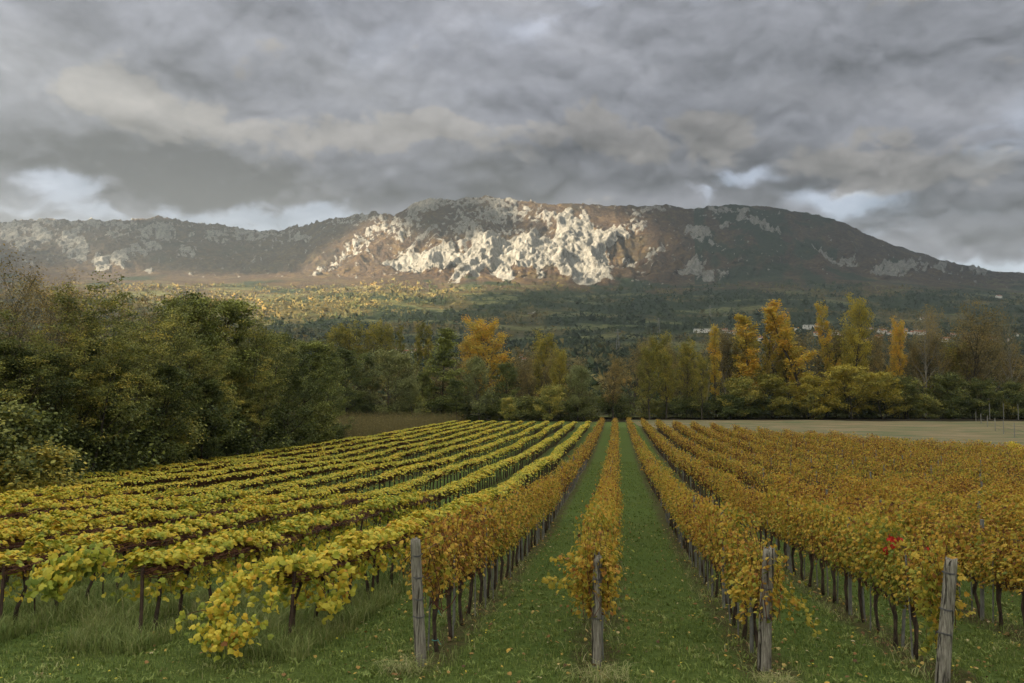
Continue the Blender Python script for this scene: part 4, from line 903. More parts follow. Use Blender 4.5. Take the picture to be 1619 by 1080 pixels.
def orange_module(seed, dens=1.0, L=1.08, top=1.92):
    rg = np.random.default_rng(seed); lv = Geo(); cn = Geo(); tk = Geo()
    n = int(1100 * dens); yy = rg.uniform(-L / 2, L / 2, n)
    hs_ = top - .16 + .16 * np.sin(yy * 7 + seed * 1.3) + .13 * np.sin(yy * 17 + seed) + .12 * np.abs(np.sin(yy * 29 + seed * 3)); lowz = .82 + .10 * np.sin(yy * 6 + seed * 2.1)
    u = rg.beta(1.35, 1.15, n); zz = lowz + (hs_ - lowz) * u; x = rg.normal(0, .135 + .05 * np.sin(u * pi), n)
    C = np.stack([x, yy, zz], -1); Nn = np.stack([np.sign(x) * .8, rg.normal(0, .5, n), rg.normal(.45, .4, n)], -1) + rg.normal(0, .25, (n, 3))
    kp = perlin(yy * 3.2 + seed * 3, zz * 3.0 + x * 3, 33) + rg.normal(0, .18, n) > -.22; C, Nn, yy, zz, u = C[kp], Nn[kp], yy[kp], zz[kp], u[kp]; n = len(C)
    t = .45 + rg.normal(0, .20, n) + .30 * perlin(yy * 2.2 + seed, zz * 2.2, 7) + .10 * (u - .5); 
    lv.leaves(C, Nn, rg.uniform(.045, .088, n), np.clip(t, 0, 1), GRAPE)
    for k in range(30):
        y0 = rg.uniform(-L / 2, L / 2); x0 = rg.normal(0, .06); hh = rg.uniform(.7, 1.25); q = np.array([x0, y0, .75]); pts = [q]
        for m in range(4): q = q + np.array([rg.normal(0, .045), rg.normal(0, .05), hh / 4]); pts.append(q)
        cn.tube(pts, [.006, .005, .0045, .004, .003], 3, cap=False)
        if hh > .9: 
            q3 = np.repeat(np.array(pts[-3:]), 4, 0); lv.leaves(q3 + rg.normal(0, .05, (12, 3)), rg.normal(size=(12, 3)), .062, rg.uniform(.2, .8, 12), GRAPE)
    a = rg.normal(0, .028, 8)
    tk.tube([(a[0], a[1] - .04, -.05), (a[2] * .8, a[3], .25), (a[4], a[5], .5), (a[6] * .6, a[7], .72), (0, 0, .80)], [.042, .032, .036, .046, .05], 7, jitter=.22)
    tk.tube([(0, -.42, .80), (0, -.15, .84), (0, 0, .78), (0, .18, .84), (0, .42, .80)], [.012, .02, .03, .02, .012], 5, jitter=.2)
    return (tk.mesh('vine_trunk', vine_bark, True), cn.mesh('canes', cane_m), lv.mesh('vine_leaves', ora))
YM = [yellow_module(100 + i, [1.25, 1.15, 1.0, 1.1, .9, .75, .5, .28, .15][i]) for i in range(9)]
OM = [orange_module(300 + i, [1.15, 1.0, 1.1, .85, 1.0, .75, 1.05, .6, .28][i], top=[1.95, 1.85, 2.05, 1.8, 1.93, 2.0, 1.88, 1.78, 1.85][i]) for i in range(9)]

def in_view(x, y, z, m=1.4):
    px, py, f = project([x, y, z]); mm = m * F / max(f, 1)
    return f > 2 and -mm < px < 1619 + mm and py < 1080 + mm * 1.3
def yel_density(x, y):                                    # bare, cane-only stretches come and go along the rows
    v = float(perlin(x * .9 + 11, y * .16, 77)) + .25 * float(perlin(x * 2, y * .5, 78)); return v
def ygrade(x, y):
    v = yel_density(x, y); 
    return 0 if v > .42 else 1 if v > .28 else 3 if v > .16 else 2 if v > .02 else 4 if v > -.10 else 5 if v > -.20 else 6 if v > -.32 else 7 if v > -.44 else 8
cand_y, cand_o = [], []
for ri, x0 in enumerate(YEL_X):
    y = YEL_Y0 + .6
    while y < yel_end(x0): cand_y.append((x0 + float(perlin(y * .07, ri, 9)) * .25, y, ri)); y += 1.0
for ri, x0 in enumerate(RED_X):
    y = RED_Y0 + .75
    while y < red_end(x0): cand_o.append((x0 + float(perlin(y * .1, ri, 8)) * .08, y, ri)); y += 1.0
def choose(c, n=296):
    vis = [a for a in c if in_view(a[0], a[1], gz(a[0], a[1]) + .9)]
    vis.sort(key=lambda a: a[1] * FWD[1] + a[0] * FWD[0]); s = set(vis[:n]); wide = [a for a in c if a not in s and in_view(a[0], a[1], gz(a[0], a[1]) + .9, 9)]
    return vis[:n], wide
near_y, rest_y = choose(cand_y, 128); near_o, rest_o = choose(cand_o, 168)
rowy = ['the yellow row nearest the end posts'] + [f"the {w} yellow row from the right" for w in ordw[1:12]]
rowo = ['the orange row behind the leftmost end post', 'the orange row behind the second end post', 'the orange row behind the third end post', 'the orange row behind the leaning end post'] + [f"the {ordw[k]} orange row right of the leaning post's row" for k in range(14)]
def vine(kind, mod, x, y, label, hue, flip):
    ms = (YM if kind == 'y' else OM)[mod]
    t = thing('grape_vine', label, 'grape vine', (x, y, gz(x, y)), pi if flip else 0.0, 'yellow-leaved grape vines' if kind == 'y' else 'orange-leaved grape vines')
    sl = atan((gz(x, y + .5) - gz(x, y - .5))); t.rotation_euler[0] = -sl if flip else sl
    link('trunk', ms[0], t); link('canes', ms[1], t); c = link('foliage', ms[2], t); c.color = (hue, 1, 1, 1)
    c.scale = (random.uniform(.9, 1.15) * (1.3 if kind == 'o' and x > 7 else 1), 1, random.uniform(.90, 1.08) if kind == 'o' else random.uniform(.93, 1.09)); c.location = (random.gauss(0, .04), 0, 0)
    return t, c
def ohue(x, y): return 1.0 + .06 * sin(x * 127.1 + y * 311.7) + .17 * float(perlin(x * .25, y * .10, 61)) + float(np.interp(y, [12, 30, 80], [-.06, .03, .10])) + float(np.interp(x, [0, 3, 12], [.02, -.03, .0]))
def yhue(x, y): return 1.05 + .04 * sin(x * 91.7 + y * 173.3) + .16 * float(perlin(x * .3, y * .18, 62)) + float(np.interp(y, [12, 40], [.02, -.05]))
first = {}
for (x, y, ri) in near_y:
    k = int(round(y - YEL_Y0 - .6)); m = ygrade(x, y)
    if ri == 0 and y < 30: m = [0, 1, 3, 0, 2][k % 5] if k not in (1,) else 4
    if ri == 1 and y < 17.5: m = [3, 0, 2][k % 3]
    v = vine('y', m, x, y, f"yellow-leaved grape vine, {ordn(k)} along {rowy[ri]}", yhue(x, y), False); first.setdefault(('y', ri), []).append(v)
for (x, y, ri) in near_o:
    k = int(round(y - RED_Y0 - .75)); m = random.choice([0, 1, 2, 3, 4, 5, 6, 7, 8, 0, 2, 4]); m = 3 if (m == 8 and k < 3) else m
    v = vine('o', m, x, y, f"orange-leaved grape vine, {ordn(k)} along {rowo[ri]}", ohue(x, y), random.random() < .5); first.setdefault(('o', ri), []).append(v)

# vines beyond those that can be told apart
def far_rows(rest, kind):
    lv = Geo(); nb = 0
    A = np.array(rest); d = A[:, 1] * FWD[1] + A[:, 0] * FWD[0]; zg = ground(A[:, 0], A[:, 1])
    for lo, hi, n, sz in ((0, 26, 300, .115), (26, 45, 190, .145), (45, 75, 105, .19), (75, 110, 70, .24), (110, 200, 46, .31)):
        s = np.where((d >= lo) & (d < hi))[0]
        if not len(s): continue
        n = int(n * (1.2 if kind == 'y' else 1.6)); sz = sz * .95 if kind == 'y' else sz * .72
        if kind == 'y':
            g = np.array([ygrade(*A[q, :2]) for q in s]); fac = np.array([1.15, 1.1, 1.0, 1.05, .9, .8, .62, .45, .35])[g]
            cntv = (n * fac).astype(int); q = np.repeat(s, cntv); N_ = len(q); th = np.clip(rng.normal(-.16, .72, N_), -1.9, 1.4); rr = 1 + rng.normal(0, .14, N_)
            C = np.stack([A[q, 0] + np.sin(th) * .44 * rr, A[q, 1] + rng.uniform(-.52, .52, N_), zg[q] + 1.08 + np.cos(th) * .18 * rr - .35 * (rng.uniform(size=N_) < .12)], -1)
            C[:, 2] += .13 * perlin(C[:, 0] * .7, C[:, 1] * 1.1, 3); C[:, 0] += .12 * perlin(C[:, 0] * .4, C[:, 1] * .7, 6)
            Nn = np.stack([np.sin(th) * .8, rng.normal(0, .35, N_), np.cos(th) + .5], -1) + rng.normal(0, .3, (N_, 3))
            hue = np.array([yhue(*a[:2]) for a in A[s]]); t = .42 + np.repeat(hue - 1, cntv) + rng.normal(0, .19, N_)
            lv.leaves(C, Nn, sz * rng.uniform(.7, 1.2, N_), np.clip(t, 0, 1), DIAM, 0)
            # matted canes, as dark slivers lying along the row
            cc2 = (24 * (1.55 - fac)).astype(int) + 5; q = np.repeat(s, cc2); N_ = len(q); y0 = A[q, 1] + rng.uniform(-.6, .6, N_); x0 = A[q, 0] + rng.uniform(-.2, .36, N_); z0_ = zg[q] + rng.uniform(.95, 1.15, N_)
            a0 = np.stack([x0, y0 - .5, z0_], -1); a1 = np.stack([x0 + rng.normal(0, .08, N_), y0 + .5, z0_ + rng.normal(0, .04, N_)], -1); w_ = np.array([.012, 0, .02]) * (1 + lo / 40)
            lv.add(np.stack([a0 - w_, a0 + w_, a1], 1).reshape(-1, 3), np.arange(3 * N_).reshape(-1, 3), .5, 1)
        else:
            cnto = (n * rng.uniform(.6, 1.2, len(s)) * np.where(rng.uniform(size=len(s)) < .06, .3, 1)).astype(int); vt = rng.normal(0, .09, len(s))
            q = np.repeat(s, cnto); N_ = len(q); yo = rng.uniform(-.52, .52, N_); top = 1.93 + np.repeat(vt, cnto) + .22 * perlin(A[q, 0] * 3, (A[q, 1] + yo) * 1.6, 12); u = rng.beta(1.5, 1.05, N_)
            C = np.stack([A[q, 0] + rng.normal(0, .21, N_), A[q, 1] + yo, zg[q] + .82 + (top - .82) * u], -1)
            Nn = np.stack([rng.choice([-1., 1.], N_) * .8, rng.normal(0, .5, N_), rng.normal(.5, .4, N_)], -1)
            hue = np.array([ohue(*a[:2]) for a in A[s]]); t = .47 + np.repeat(hue - 1, cnto) + rng.normal(0, .23, N_) + .25 * perlin(C[:, 0] * 2, C[:, 1] * 1.2 + C[:, 2] * 2, 14)
            lv.leaves(C, Nn, sz * rng.uniform(.7, 1.2, N_), np.clip(t, 0, 1), DIAM, 0)
            cc2 = 16; q = np.repeat(s, cc2); N_ = len(q); x0 = A[q, 0] + rng.normal(0, .09, N_); y0 = A[q, 1] + rng.uniform(-.5, .5, N_); z0_ = zg[q] + .8
            a0 = np.stack([x0, y0, z0_], -1); a1 = a0 + np.stack([rng.normal(0, .1, N_), rng.normal(0, .1, N_), rng.uniform(.8, 1.2, N_)], -1); w_ = np.array([.010, .010, 0]) * (1 + lo / 40)
            lv.add(np.stack([a0 - w_, a0 + w_, a1], 1).reshape(-1, 3), np.arange(3 * N_).reshape(-1, 3), .5, 1)
        # trunks and stakes
        for q in s:
            x, y, z_ = A[q, 0], A[q, 1], zg[q]; hgt = 1.05 if kind == 'y' else .85; r_ = .04
            j = rng.normal(0, .05, 2)
            lv.add([(x - r_, y, z_ - .05), (x + r_, y + .01, z_ - .05), (x, y + r_, z_ - .05), (x - r_ + j[0], y, z_ + hgt), (x + r_ + j[0], y, z_ + hgt), (x + j[0], y + r_, z_ + hgt)], [[0, 1, 4], [0, 4, 3], [1, 2, 5], [1, 5, 4], [2, 0, 3], [2, 3, 5]], .5, 2)
            if kind == 'o' and lo < 75:
                x += .08; r_ = .014; hgt = 1.5
                lv.add([(x - r_, y, z_), (x + r_, y, z_), (x, y + r_, z_), (x - r_, y, z_ + hgt), (x + r_, y, z_ + hgt), (x, y + r_, z_ + hgt)], [[0, 1, 4], [0, 4, 3], [1, 2, 5], [1, 5, 4], [2, 0, 3], [2, 3, 5]], .5, 3)
    return lv
o1 = link('distant_yellow_vines', far_rows(rest_y, 'y').mesh('distant_yellow_vines', [yel, cane_m, vine_bark, stake_m])); tag(o1, 'far part of the low yellow vine rows', kind='stuff')
o2 = link('distant_orange_vines', far_rows(rest_o, 'o').mesh('distant_orange_vines', [ora, cane_m, vine_bark, stake_m])); tag(o2, 'far part of the tall orange vine rows', kind='stuff')

# small bright yellow young rows at the far right
g = Geo()
for rx in np.arange(39, 62, 2.4):
    n = 900; yy = rng.uniform(82, 95, n); xx = rx + rng.normal(0, .2, n) + (yy - 82) * .3
    g.leaves(np.stack([xx, yy, ground(xx, yy) + rng.uniform(.4, 1.5, n)], -1), rng.normal(size=(n, 3)), .20, np.clip(rng.normal(.55, .2, n), 0, 1), DIAM)
tag(link('young_yellow_vines', g.mesh('young_yellow_vines', yel)), 'short bright yellow vine rows beside the fence', kind='stuff')

# ---- stakes beside the orange vines
sgm = Geo(); sgm.tube([(0, 0, -.1), (.005, 0, .8), (0, .005, 1.55)], .013, 5); stm = sgm.mesh('stake', stake_m)
sgm = Geo(); sgm.tube([(0, 0, -.1), (0, 0, 1.2)], [.028, .024], 4); stw = sgm.mesh('square_stake', stake_m)
for (x, y, ri) in near_o[:290]:
    k = int(round(y - RED_Y0 - .75)); sx1 = x + random.uniform(.05, .12) * random.choice((-1, 1))
    o = link('vine_stake', stm if random.random() < .65 else stw); o.location = (sx1, y + random.uniform(-.05, .1), gz(x, y)); o.rotation_euler = (random.gauss(0, .03), random.gauss(0, .03), random.uniform(0, 6)); o.scale = (1.15, 1.15, random.uniform(.85, 1.1))
    tag(o, f"thin grey stake, {ordn(k)} along {rowo[ri]}", 'stake', 'grey stakes beside the orange vines')

# ---- weathered end posts
def end_post(bx, by, tx, ty, label, rad, hint=11.9, wires=(.3, .62, 1.05, 1.4), seed=0, knot=None):
    """foot and head given in photo pixels, both at the same depth"""
    p = None; d = hint
    for _ in range(30):
        q = place(bx, d); yy = project([q[0], q[1], gz(*q)])[1]; d += (yy - by) * d / 900
    q = place(bx, d); zb = gz(*q); top = place(tx, d); zt = CZ + d * slope_at(ty)
    L = zt - zb; dx = (tx - bx) / F * d; rg = np.random.default_rng(seed)
    t = thing('wooden_end_post', label, 'post', (q[0], q[1], zb), YAW, 'weathered wooden end posts')
    ns, nr = 18, 22; V = []; g = Geo()
    groove = 1 + .07 * rg.normal(size=ns); 
    for k in range(nr):
        s = k / (nr - 1); zz = -.25 + (L + .25) * s
        for j in range(ns):
            a = j * 2 * pi / ns; r = rad * (1.06 - .16 * s) * groove[j] * (1 + .04 * float(perlin(j * .9 + seed, s * 5, 3))); r *= (1 - .06 * (k == nr - 1))
            V.append((dx * s + r * cos(a) + .012 * sin(s * 4 + seed), r * sin(a), zz + (.02 * rg.normal() if k == nr - 1 else 0)))
    V.append((dx, 0, L - .01)); T = []
    for k in range(nr - 1):
        for j in range(ns): a = k * ns + j; b = k * ns + (j + 1) % ns; T += [[a, b, b + ns], [a, b + ns, a + ns]]
    for j in range(ns): T.append([(nr - 1) * ns + j, (nr - 1) * ns + (j + 1) % ns, nr * ns])
    g.add(V, T); link('timber', g.mesh('post_timber', wood_m, True), t)
    for w in wires:
        g = Geo(); cx_, zc_ = dx * w / L, w
        for e in (0, .012):
            a = np.linspace(0, 2 * pi, 22); rr = rad * (1.13 - .16 * w / L); g.tube(np.stack([cx_ + rr * np.cos(a), rr * np.sin(a), zc_ + e + .008 * np.sin(a * 2 + w)], -1), .0045, 4, cap=False)
        a0 = rg.uniform(0, 6); g.tube([(cx_ + rad * 1.1 * cos(a0), rad * 1.1 * sin(a0) - .0, zc_), (cx_ + rad * 1.5 * cos(a0), rad * 1.4 * sin(a0), zc_ - .04)], .004, 3)
        link('wire_loop', g.mesh('wire_loop', wire_m), t)
    return t, q, L
P = []
P.append(end_post(668, 1052, 660, 853, 'upright weathered grey post at the left, nearly free of leaves', .083, seed=1, wires=(.72, .98, 1.3, 1.62)))
P.append(end_post(939, 1054, 944, 880, 'weathered grey post with yellow leaves hanging over it, second from the left', .075, seed=2, wires=(.72, 1.30)))
P.append(end_post(1199, 1060, 1210, 868, 'weathered grey post with pale lower half, third from the left', .085, seed=3, wires=(.78, 1.2)))
P.append(end_post(1472, 1084, 1492, 884, 'cracked grey post leaning to the right, beside a hanging strand of leaves', .09, seed=4, wires=(.72, 1.05, 1.55)))
# wooden nails/insulator knob on the first post
# ---- wires along the rows
def wire(x, y0, y1, h, label, grp):
    ys = np.arange(y0, y1, 4.0); g = Geo(); g.tube(np.stack([np.full(len(ys), x), ys, ground(np.full(len(ys), x), ys) + h], -1), .0042, 3, cap=False)
    o = link('trellis_wire', g.mesh('wire', wire_m)); tag(o, label, 'wire', grp)
hn = ['lowest', 'middle', 'top']
for k in range(8):
    for j, h in enumerate((.78, 1.25, 1.7)): wire(RED_X[k], RED_Y0 + .1, 60, h, f"{hn[j]} trellis wire through {rowo[k]}", 'trellis wires of the orange rows')
for k in range(5): wire(YEL_X[k] + .2, YEL_Y0 + .2, 60, 1.06, f"trellis wire under the leaves of {rowy[k]}", 'trellis wires of the yellow rows')

# ---- intermediate posts
g = Geo(); g.box((-.028, -.03, -.2), (.028, .03, 2.0)); cpm = g.mesh('row_post', stake_m)
g = Geo(); g.tube([(0, 0, -.2), (.01, 0, .6), (0, 0, 1.16)], [.035, .03, .032], 6, jitter=.1); bpm = g.mesh('low_post', rust_m)
npost = 0
for ri, x in enumerate(RED_X):
    k = 0
    for y in np.arange(RED_Y0 + 5.5, min(red_end(x), 110), 6.0):
        if in_view(x, y, gz(x, y) + 1.5, .3) and npost < 150:
            o = link('row_post', cpm); o.location = (x, y, gz(x, y)); o.rotation_euler = (random.gauss(0, .015), random.gauss(0, .015), 0); npost += 1
            tag(o, f"tall grey trellis post, {ordn(k)} along {rowo[ri]}", 'post', 'grey trellis posts in the orange rows')
        k += 1
for ri, x in enumerate(YEL_X):
    k = 0
    for y in np.arange(YEL_Y0 + .15, 90, 4.5):
        if in_view(x, y, gz(x, y) + .6, .2) and ri < 9:
            o = link('low_post', bpm); o.location = (x + .12, y, gz(x, y)); o.rotation_euler = (random.gauss(0, .04), random.gauss(0, .04), 0)
            tag(o, f"low rusty iron post, {ordn(k)} along {rowy[ri]}", 'post', 'rusty posts under the yellow rows')
        k += 1

# ---- shoots: leafy strands that stray from the near vines, parts of those vines
def shoot(pts, n, size, t0, mats, tmpl=GRAPE, sd=.05, ts=.12, sag=0):
    pts = np.array(pts, float); g = Geo(); u = np.linspace(0, len(pts) - 1, 14)
    C = np.stack([np.interp(u, np.arange(len(pts)), pts[:, k]) for k in range(3)], -1); g.tube(C, np.linspace(.006, .003, 14), 4, cap=False, mi=1)
    uu = rng.uniform(0, len(pts) - 1, n); Q_ = np.stack([np.interp(uu, np.arange(len(pts)), pts[:, k]) for k in range(3)], -1) + rng.normal(0, sd, (n, 3))
    g.leaves(Q_, rng.normal(size=(n, 3)) * .6 + [0, -.8, .35], rng.uniform(.7, 1.2, n) * size, np.clip(t0 + rng.normal(0, ts, n), 0, 1), tmpl)
    return g
def add_shoot(t, name, g, mats, label=None):
    o = link(name, g.mesh(name, mats), t); 
    o.matrix_parent_inverse = t.matrix_world.inverted() if False else o.matrix_parent_inverse
    rz = t.rotation_euler[2]; 
    # the strand is given in world axes relative to the vine's foot
    o.rotation_euler = (0, 0, -rz)
    if label: o['label'] = label
    return o
def fv(kind, ri, k=0): return sorted(first[(kind, ri)], key=lambda v: v[0].location[1])[k][0]
def rel(t, px, py, d):
    q = place(px, d); return np.array([q[0] - t.location[0], q[1] - t.location[1], CZ + d * slope_at(py) - t.location[2]])
OMt = [ora, cane_m]; YMt = [yel, cane_m]
def pdep(k): return float(P[k][1] @ FWD)
vB = fv('o', 1); dB = pdep(1) + .28
add_shoot(vB, 'shoot', shoot([rel(vB, 955, 900, dB), rel(vB, 925, 905, dB), rel(vB, 895, 888, dB), rel(vB, 870, 890, dB)], 46, .085, .42, OMt, sd=.045), OMt, 'leafy shoot reaching out to the left')
add_shoot(vB, 'shoot', shoot([rel(vB, 950, 960, dB), rel(vB, 918, 945, dB), rel(vB, 890, 925, dB), rel(vB, 858, 918, dB)], 70, .085, .38, OMt, sd=.05), OMt, 'long leafy shoot reaching out to the left')
for a in range(7):
    x0 = 915 + a * 9 + random.uniform(-4, 4)
    add_shoot(vB, 'shoot', shoot([rel(vB, 942, 860 + a * 5, dB + .3), rel(vB, x0, 890, dB + .2), rel(vB, x0 - 4 + random.uniform(-8, 8), 930, dB + .1), rel(vB, 925 + a * 5, 965, dB + .1)], 46, .095, .40, OMt, sd=.07), OMt)
add_shoot(vB, 'shoot', shoot([rel(vB, 940, 905, pdep(1) - .12), rel(vB, 938, 930, pdep(1) - .12), rel(vB, 944, 965, pdep(1) - .12)], 9, .10, .12, OMt, sd=.035, ts=.05), OMt, 'green leaves across the face of the post')
g = Geo(); 
for pth in ([(948, 905), (930, 925), (926, 950), (932, 968), (944, 975)], [(930, 955), (928, 978), (940, 980)], [(955, 900), (960, 940), (957, 965)]): g.tube([rel(vB, a, b, pdep(1) + .12) for a, b in pth], .009, 5)
link('bare_cane', g.mesh('bare_cane', cane_m), vB).rotation_euler = (0, 0, -vB.rotation_euler[2])
vA = fv('o', 0); dA = pdep(0) + .2
for a in range(5):
    x0 = 640 + a * 6
    add_shoot(vA, 'shoot', shoot([rel(vA, 690, 850 + a * 14, dA + .2), rel(vA, 655, 862 + a * 16, dA + .2), rel(vA, x0 - 10, 880 + a * 14, dA + .15), rel(vA, x0 - 22 + 8 * a, 905 + a * 12, dA)], 12, .075, .45, OMt, sd=.05), OMt)
g = Geo()
for pth in ([(700, 975), (688, 955), (676, 915), (680, 880)], [(700, 970), (694, 930), (684, 890), (676, 870)], [(700, 972), (715, 958), (722, 945)], [(702, 970), (690, 962), (682, 935)]): g.tube([rel(vA, a, b, pdep(0) + .35) for a, b in pth], .008, 5)
link('bare_cane', g.mesh('bare_cane', cane_m), vA).rotation_euler = (0, 0, -vA.rotation_euler[2])
g = Geo()
for (z_, y_) in ((.18, 0), (.62, .02)):
    g = Geo()
    a = np.linspace(0, 2 * pi, 12); g.tube(np.stack([.05 * np.cos(a), y_ + .05 * np.sin(a), np.full(12, z_)], -1), .006, 4); g.tube([(.05, 0, z_), (.10, -.04, z_ - .06)], .005, 3)
    link('blue_tie', g.mesh('tie', tie_m), vA)
vC = fv('o', 2); dC = pdep(2) + .3
for pth, n in (([(1210, 905), (1224, 912), (1222, 945)], 34), ([(1215, 925), (1240, 935), (1260, 950), (1262, 960)], 26), ([(1225, 940), (1262, 955), (1275, 975), (1283, 1000)], 34), ([(1186, 890), (1176, 930), (1170, 960), (1168, 985)], 50), ([(1180, 895), (1160, 930), (1156, 950)], 50), ([(1232, 870), (1228, 900), (1226, 925)], 30)):
    add_shoot(vC, 'shoot', shoot([rel(vC, a, b, dC + .1) for a, b in pth], n, .085, .42 if n > 40 else .3, OMt, sd=.05), OMt)
vD = fv('o', 3); dD = pdep(3) + .1
for pth, n, t in (([(1478, 905), (1465, 950), (1455, 1000), (1452, 1040)], 60, .16), ([(1482, 900), (1472, 960), (1470, 1010)], 50, .40), ([(1455, 900), (1450, 940), (1446, 975)], 50, .25), ([(1490, 960), (1500, 975), (1495, 985)], 10, .45), ([(1478, 985), (1474, 1010), (1468, 1030)], 14, .3)):
    add_shoot(vD, 'shoot', shoot([rel(vD, a, b, dD + .15) for a, b in pth], n, .09, t, OMt, sd=.05), OMt, 'strand of leaves hanging beside the leaning post' if n == 60 else None)
# crimson leaves in the fifth row
cands = [v for v in first[('o', 3)]]; p5 = [(abs(project([v[0].location[0], v[0].location[1], v[0].location[2] + 1.5])[0] - 1408), v) for v in cands]; vR = min(p5, key=lambda a: a[0])[1][0]
dR = vR.location[1] * FWD[1] + vR.location[0] * FWD[0] - .42
g = Geo(); n = 22; Q_ = np.array([rel(vR, px + random.gauss(0, 3), py + random.gauss(0, 3), dR) for px, py in random.choices([(1403, 859), (1412, 861), (1420, 857), (1396, 876), (1408, 866), (1455, 862), (1462, 866)], k=n)])
g.leaves(Q_, rng.normal(size=(n, 3)) * .5 + [0, -1, .3], .095, rng.uniform(0, 1, n), GRAPE)
add_shoot(vR, 'crimson_leaves', g, red_l, 'spray of crimson leaves'); vR['label'] = 'orange vine with a spray of crimson leaves, in the row behind the leaning post'

# draped end of the first yellow row
vY = fv('y', 0); dY = 12.4
def drape(v, pths, n, name='draped_leaves', size=.098, sd=.085, label=None, t0=.40):
    for i, pth in enumerate(pths):
        o = add_shoot(v, name, shoot([rel(v, a, b, d) for a, b, d in pth], n, size, t0 + (i % 3) * .06, YMt, ROUND, sd=sd, ts=.2), YMt, label)
drape(vY, [[(430, 918, 12.9), (388, 925, 12.6), (372, 945, 12.4), (352, 975, 12.2), (345, 1010, 12.0), (360, 1035, 11.9)], [(420, 915, 12.9), (392, 935, 12.5), (365, 965, 12.3), (340, 1000, 12.1), (325, 1030, 11.9)],
            [(400, 912, 12.8), (378, 935, 12.5), (360, 960, 12.2), (350, 990, 12.0)], [(350, 1000, 12.1), (375, 1020, 11.9), (395, 1025, 11.8), (408, 1022, 11.8)], [(352, 1010, 12.1), (340, 1040, 11.8), (370, 1045, 11.7), (385, 1030, 11.8)],
            [(345, 975, 12.3), (320, 985, 12.3), (300, 995, 12.2), (280, 1018, 12.1)], [(350, 1030, 11.8), (330, 1045, 11.7), (325, 1055, 11.6)]][:5], 115, label=None)
drape(vY, [[(348, 985, 12.3), (322, 985, 12.3), (302, 992, 12.2), (282, 1016, 12.1)], [(430, 985, 12.3), (434, 960, 12.4), (432, 958, 12.4)]], 16, 'shoot', .12, .05)
drape(vY, [[(430, 915, 13.2), (470, 915, 13.4), (500, 905, 13.6), (530, 900, 14.0)], [(515, 935, 13.8), (520, 955, 13.7), (528, 965, 13.6)], [(545, 900, 14), (540, 925, 14), (545, 950, 13.9)], [(420, 915, 12.8), (460, 900, 13.2), (500, 890, 13.6)]], 34, 'hanging_leaves', .14, .08)
vY['label'] = 'end vine of the nearest yellow row, its leaves draped down to the grass'
vY2 = fv('y', 1); 
drape(vY2, [[(170, 890, 13.5), (135, 895, 13.2), (105, 912, 12.9), (85, 935, 12.7), (75, 960, 12.5)], [(160, 900, 13.5), (120, 905, 13.1), (95, 930, 12.8), (100, 955, 12.6)], [(150, 885, 13.5), (110, 900, 13.2), (75, 920, 12.9), (60, 945, 12.7)]], 110, size=.15, t0=.3)
vY2['label'] = 'end vine of the second yellow row, greener leaves drooping into tall grass'

# individual large leaves on the nearest vines
gy = Geo(); gy.leaves([(0, 0, 0)], [(0, 0, 1)], 1.0, .5, ROUND, spin=np.array([[1., 0, 0]])); lone_y = gy.mesh('single_leaf', yel)
go = Geo(); go.leaves([(0, 0, 0)], [(0, 0, 1)], 1.0, .5, GRAPE, spin=np.array([[1., 0, 0]])); lone_o = go.mesh('single_leaf', ora)
def lone(v, me, n, box, size):
    for k in range(n):
        o = link('leaf', me, v, [random.uniform(*b) for b in box]); s = size * random.uniform(.8, 1.25); o.scale = (s, s, s)
        o.rotation_euler = (random.gauss(.5, .5), random.gauss(0, .5), random.uniform(0, 6.3)); o.color = (1 + random.gauss(-.05, .14), 1, 1, 1)
for v in sorted(first[('y', 0)], key=lambda v: v[0].location[1])[:7]: lone(v[0], lone_y, 26, ((-.38, .44), (-.5, .5), (1.22, 1.36)), .13)
for v in sorted(first[('y', 1)], key=lambda v: v[0].location[1])[:4]: lone(v[0], lone_y, 18, ((-.38, .44), (-.5, .5), (1.22, 1.36)), .13)
for ri in (0, 1, 2, 3):
    lone(fv('o', ri), lone_o, 22, ((-.3, .3), (-.5, -.1), (.95, 1.75)), .12)

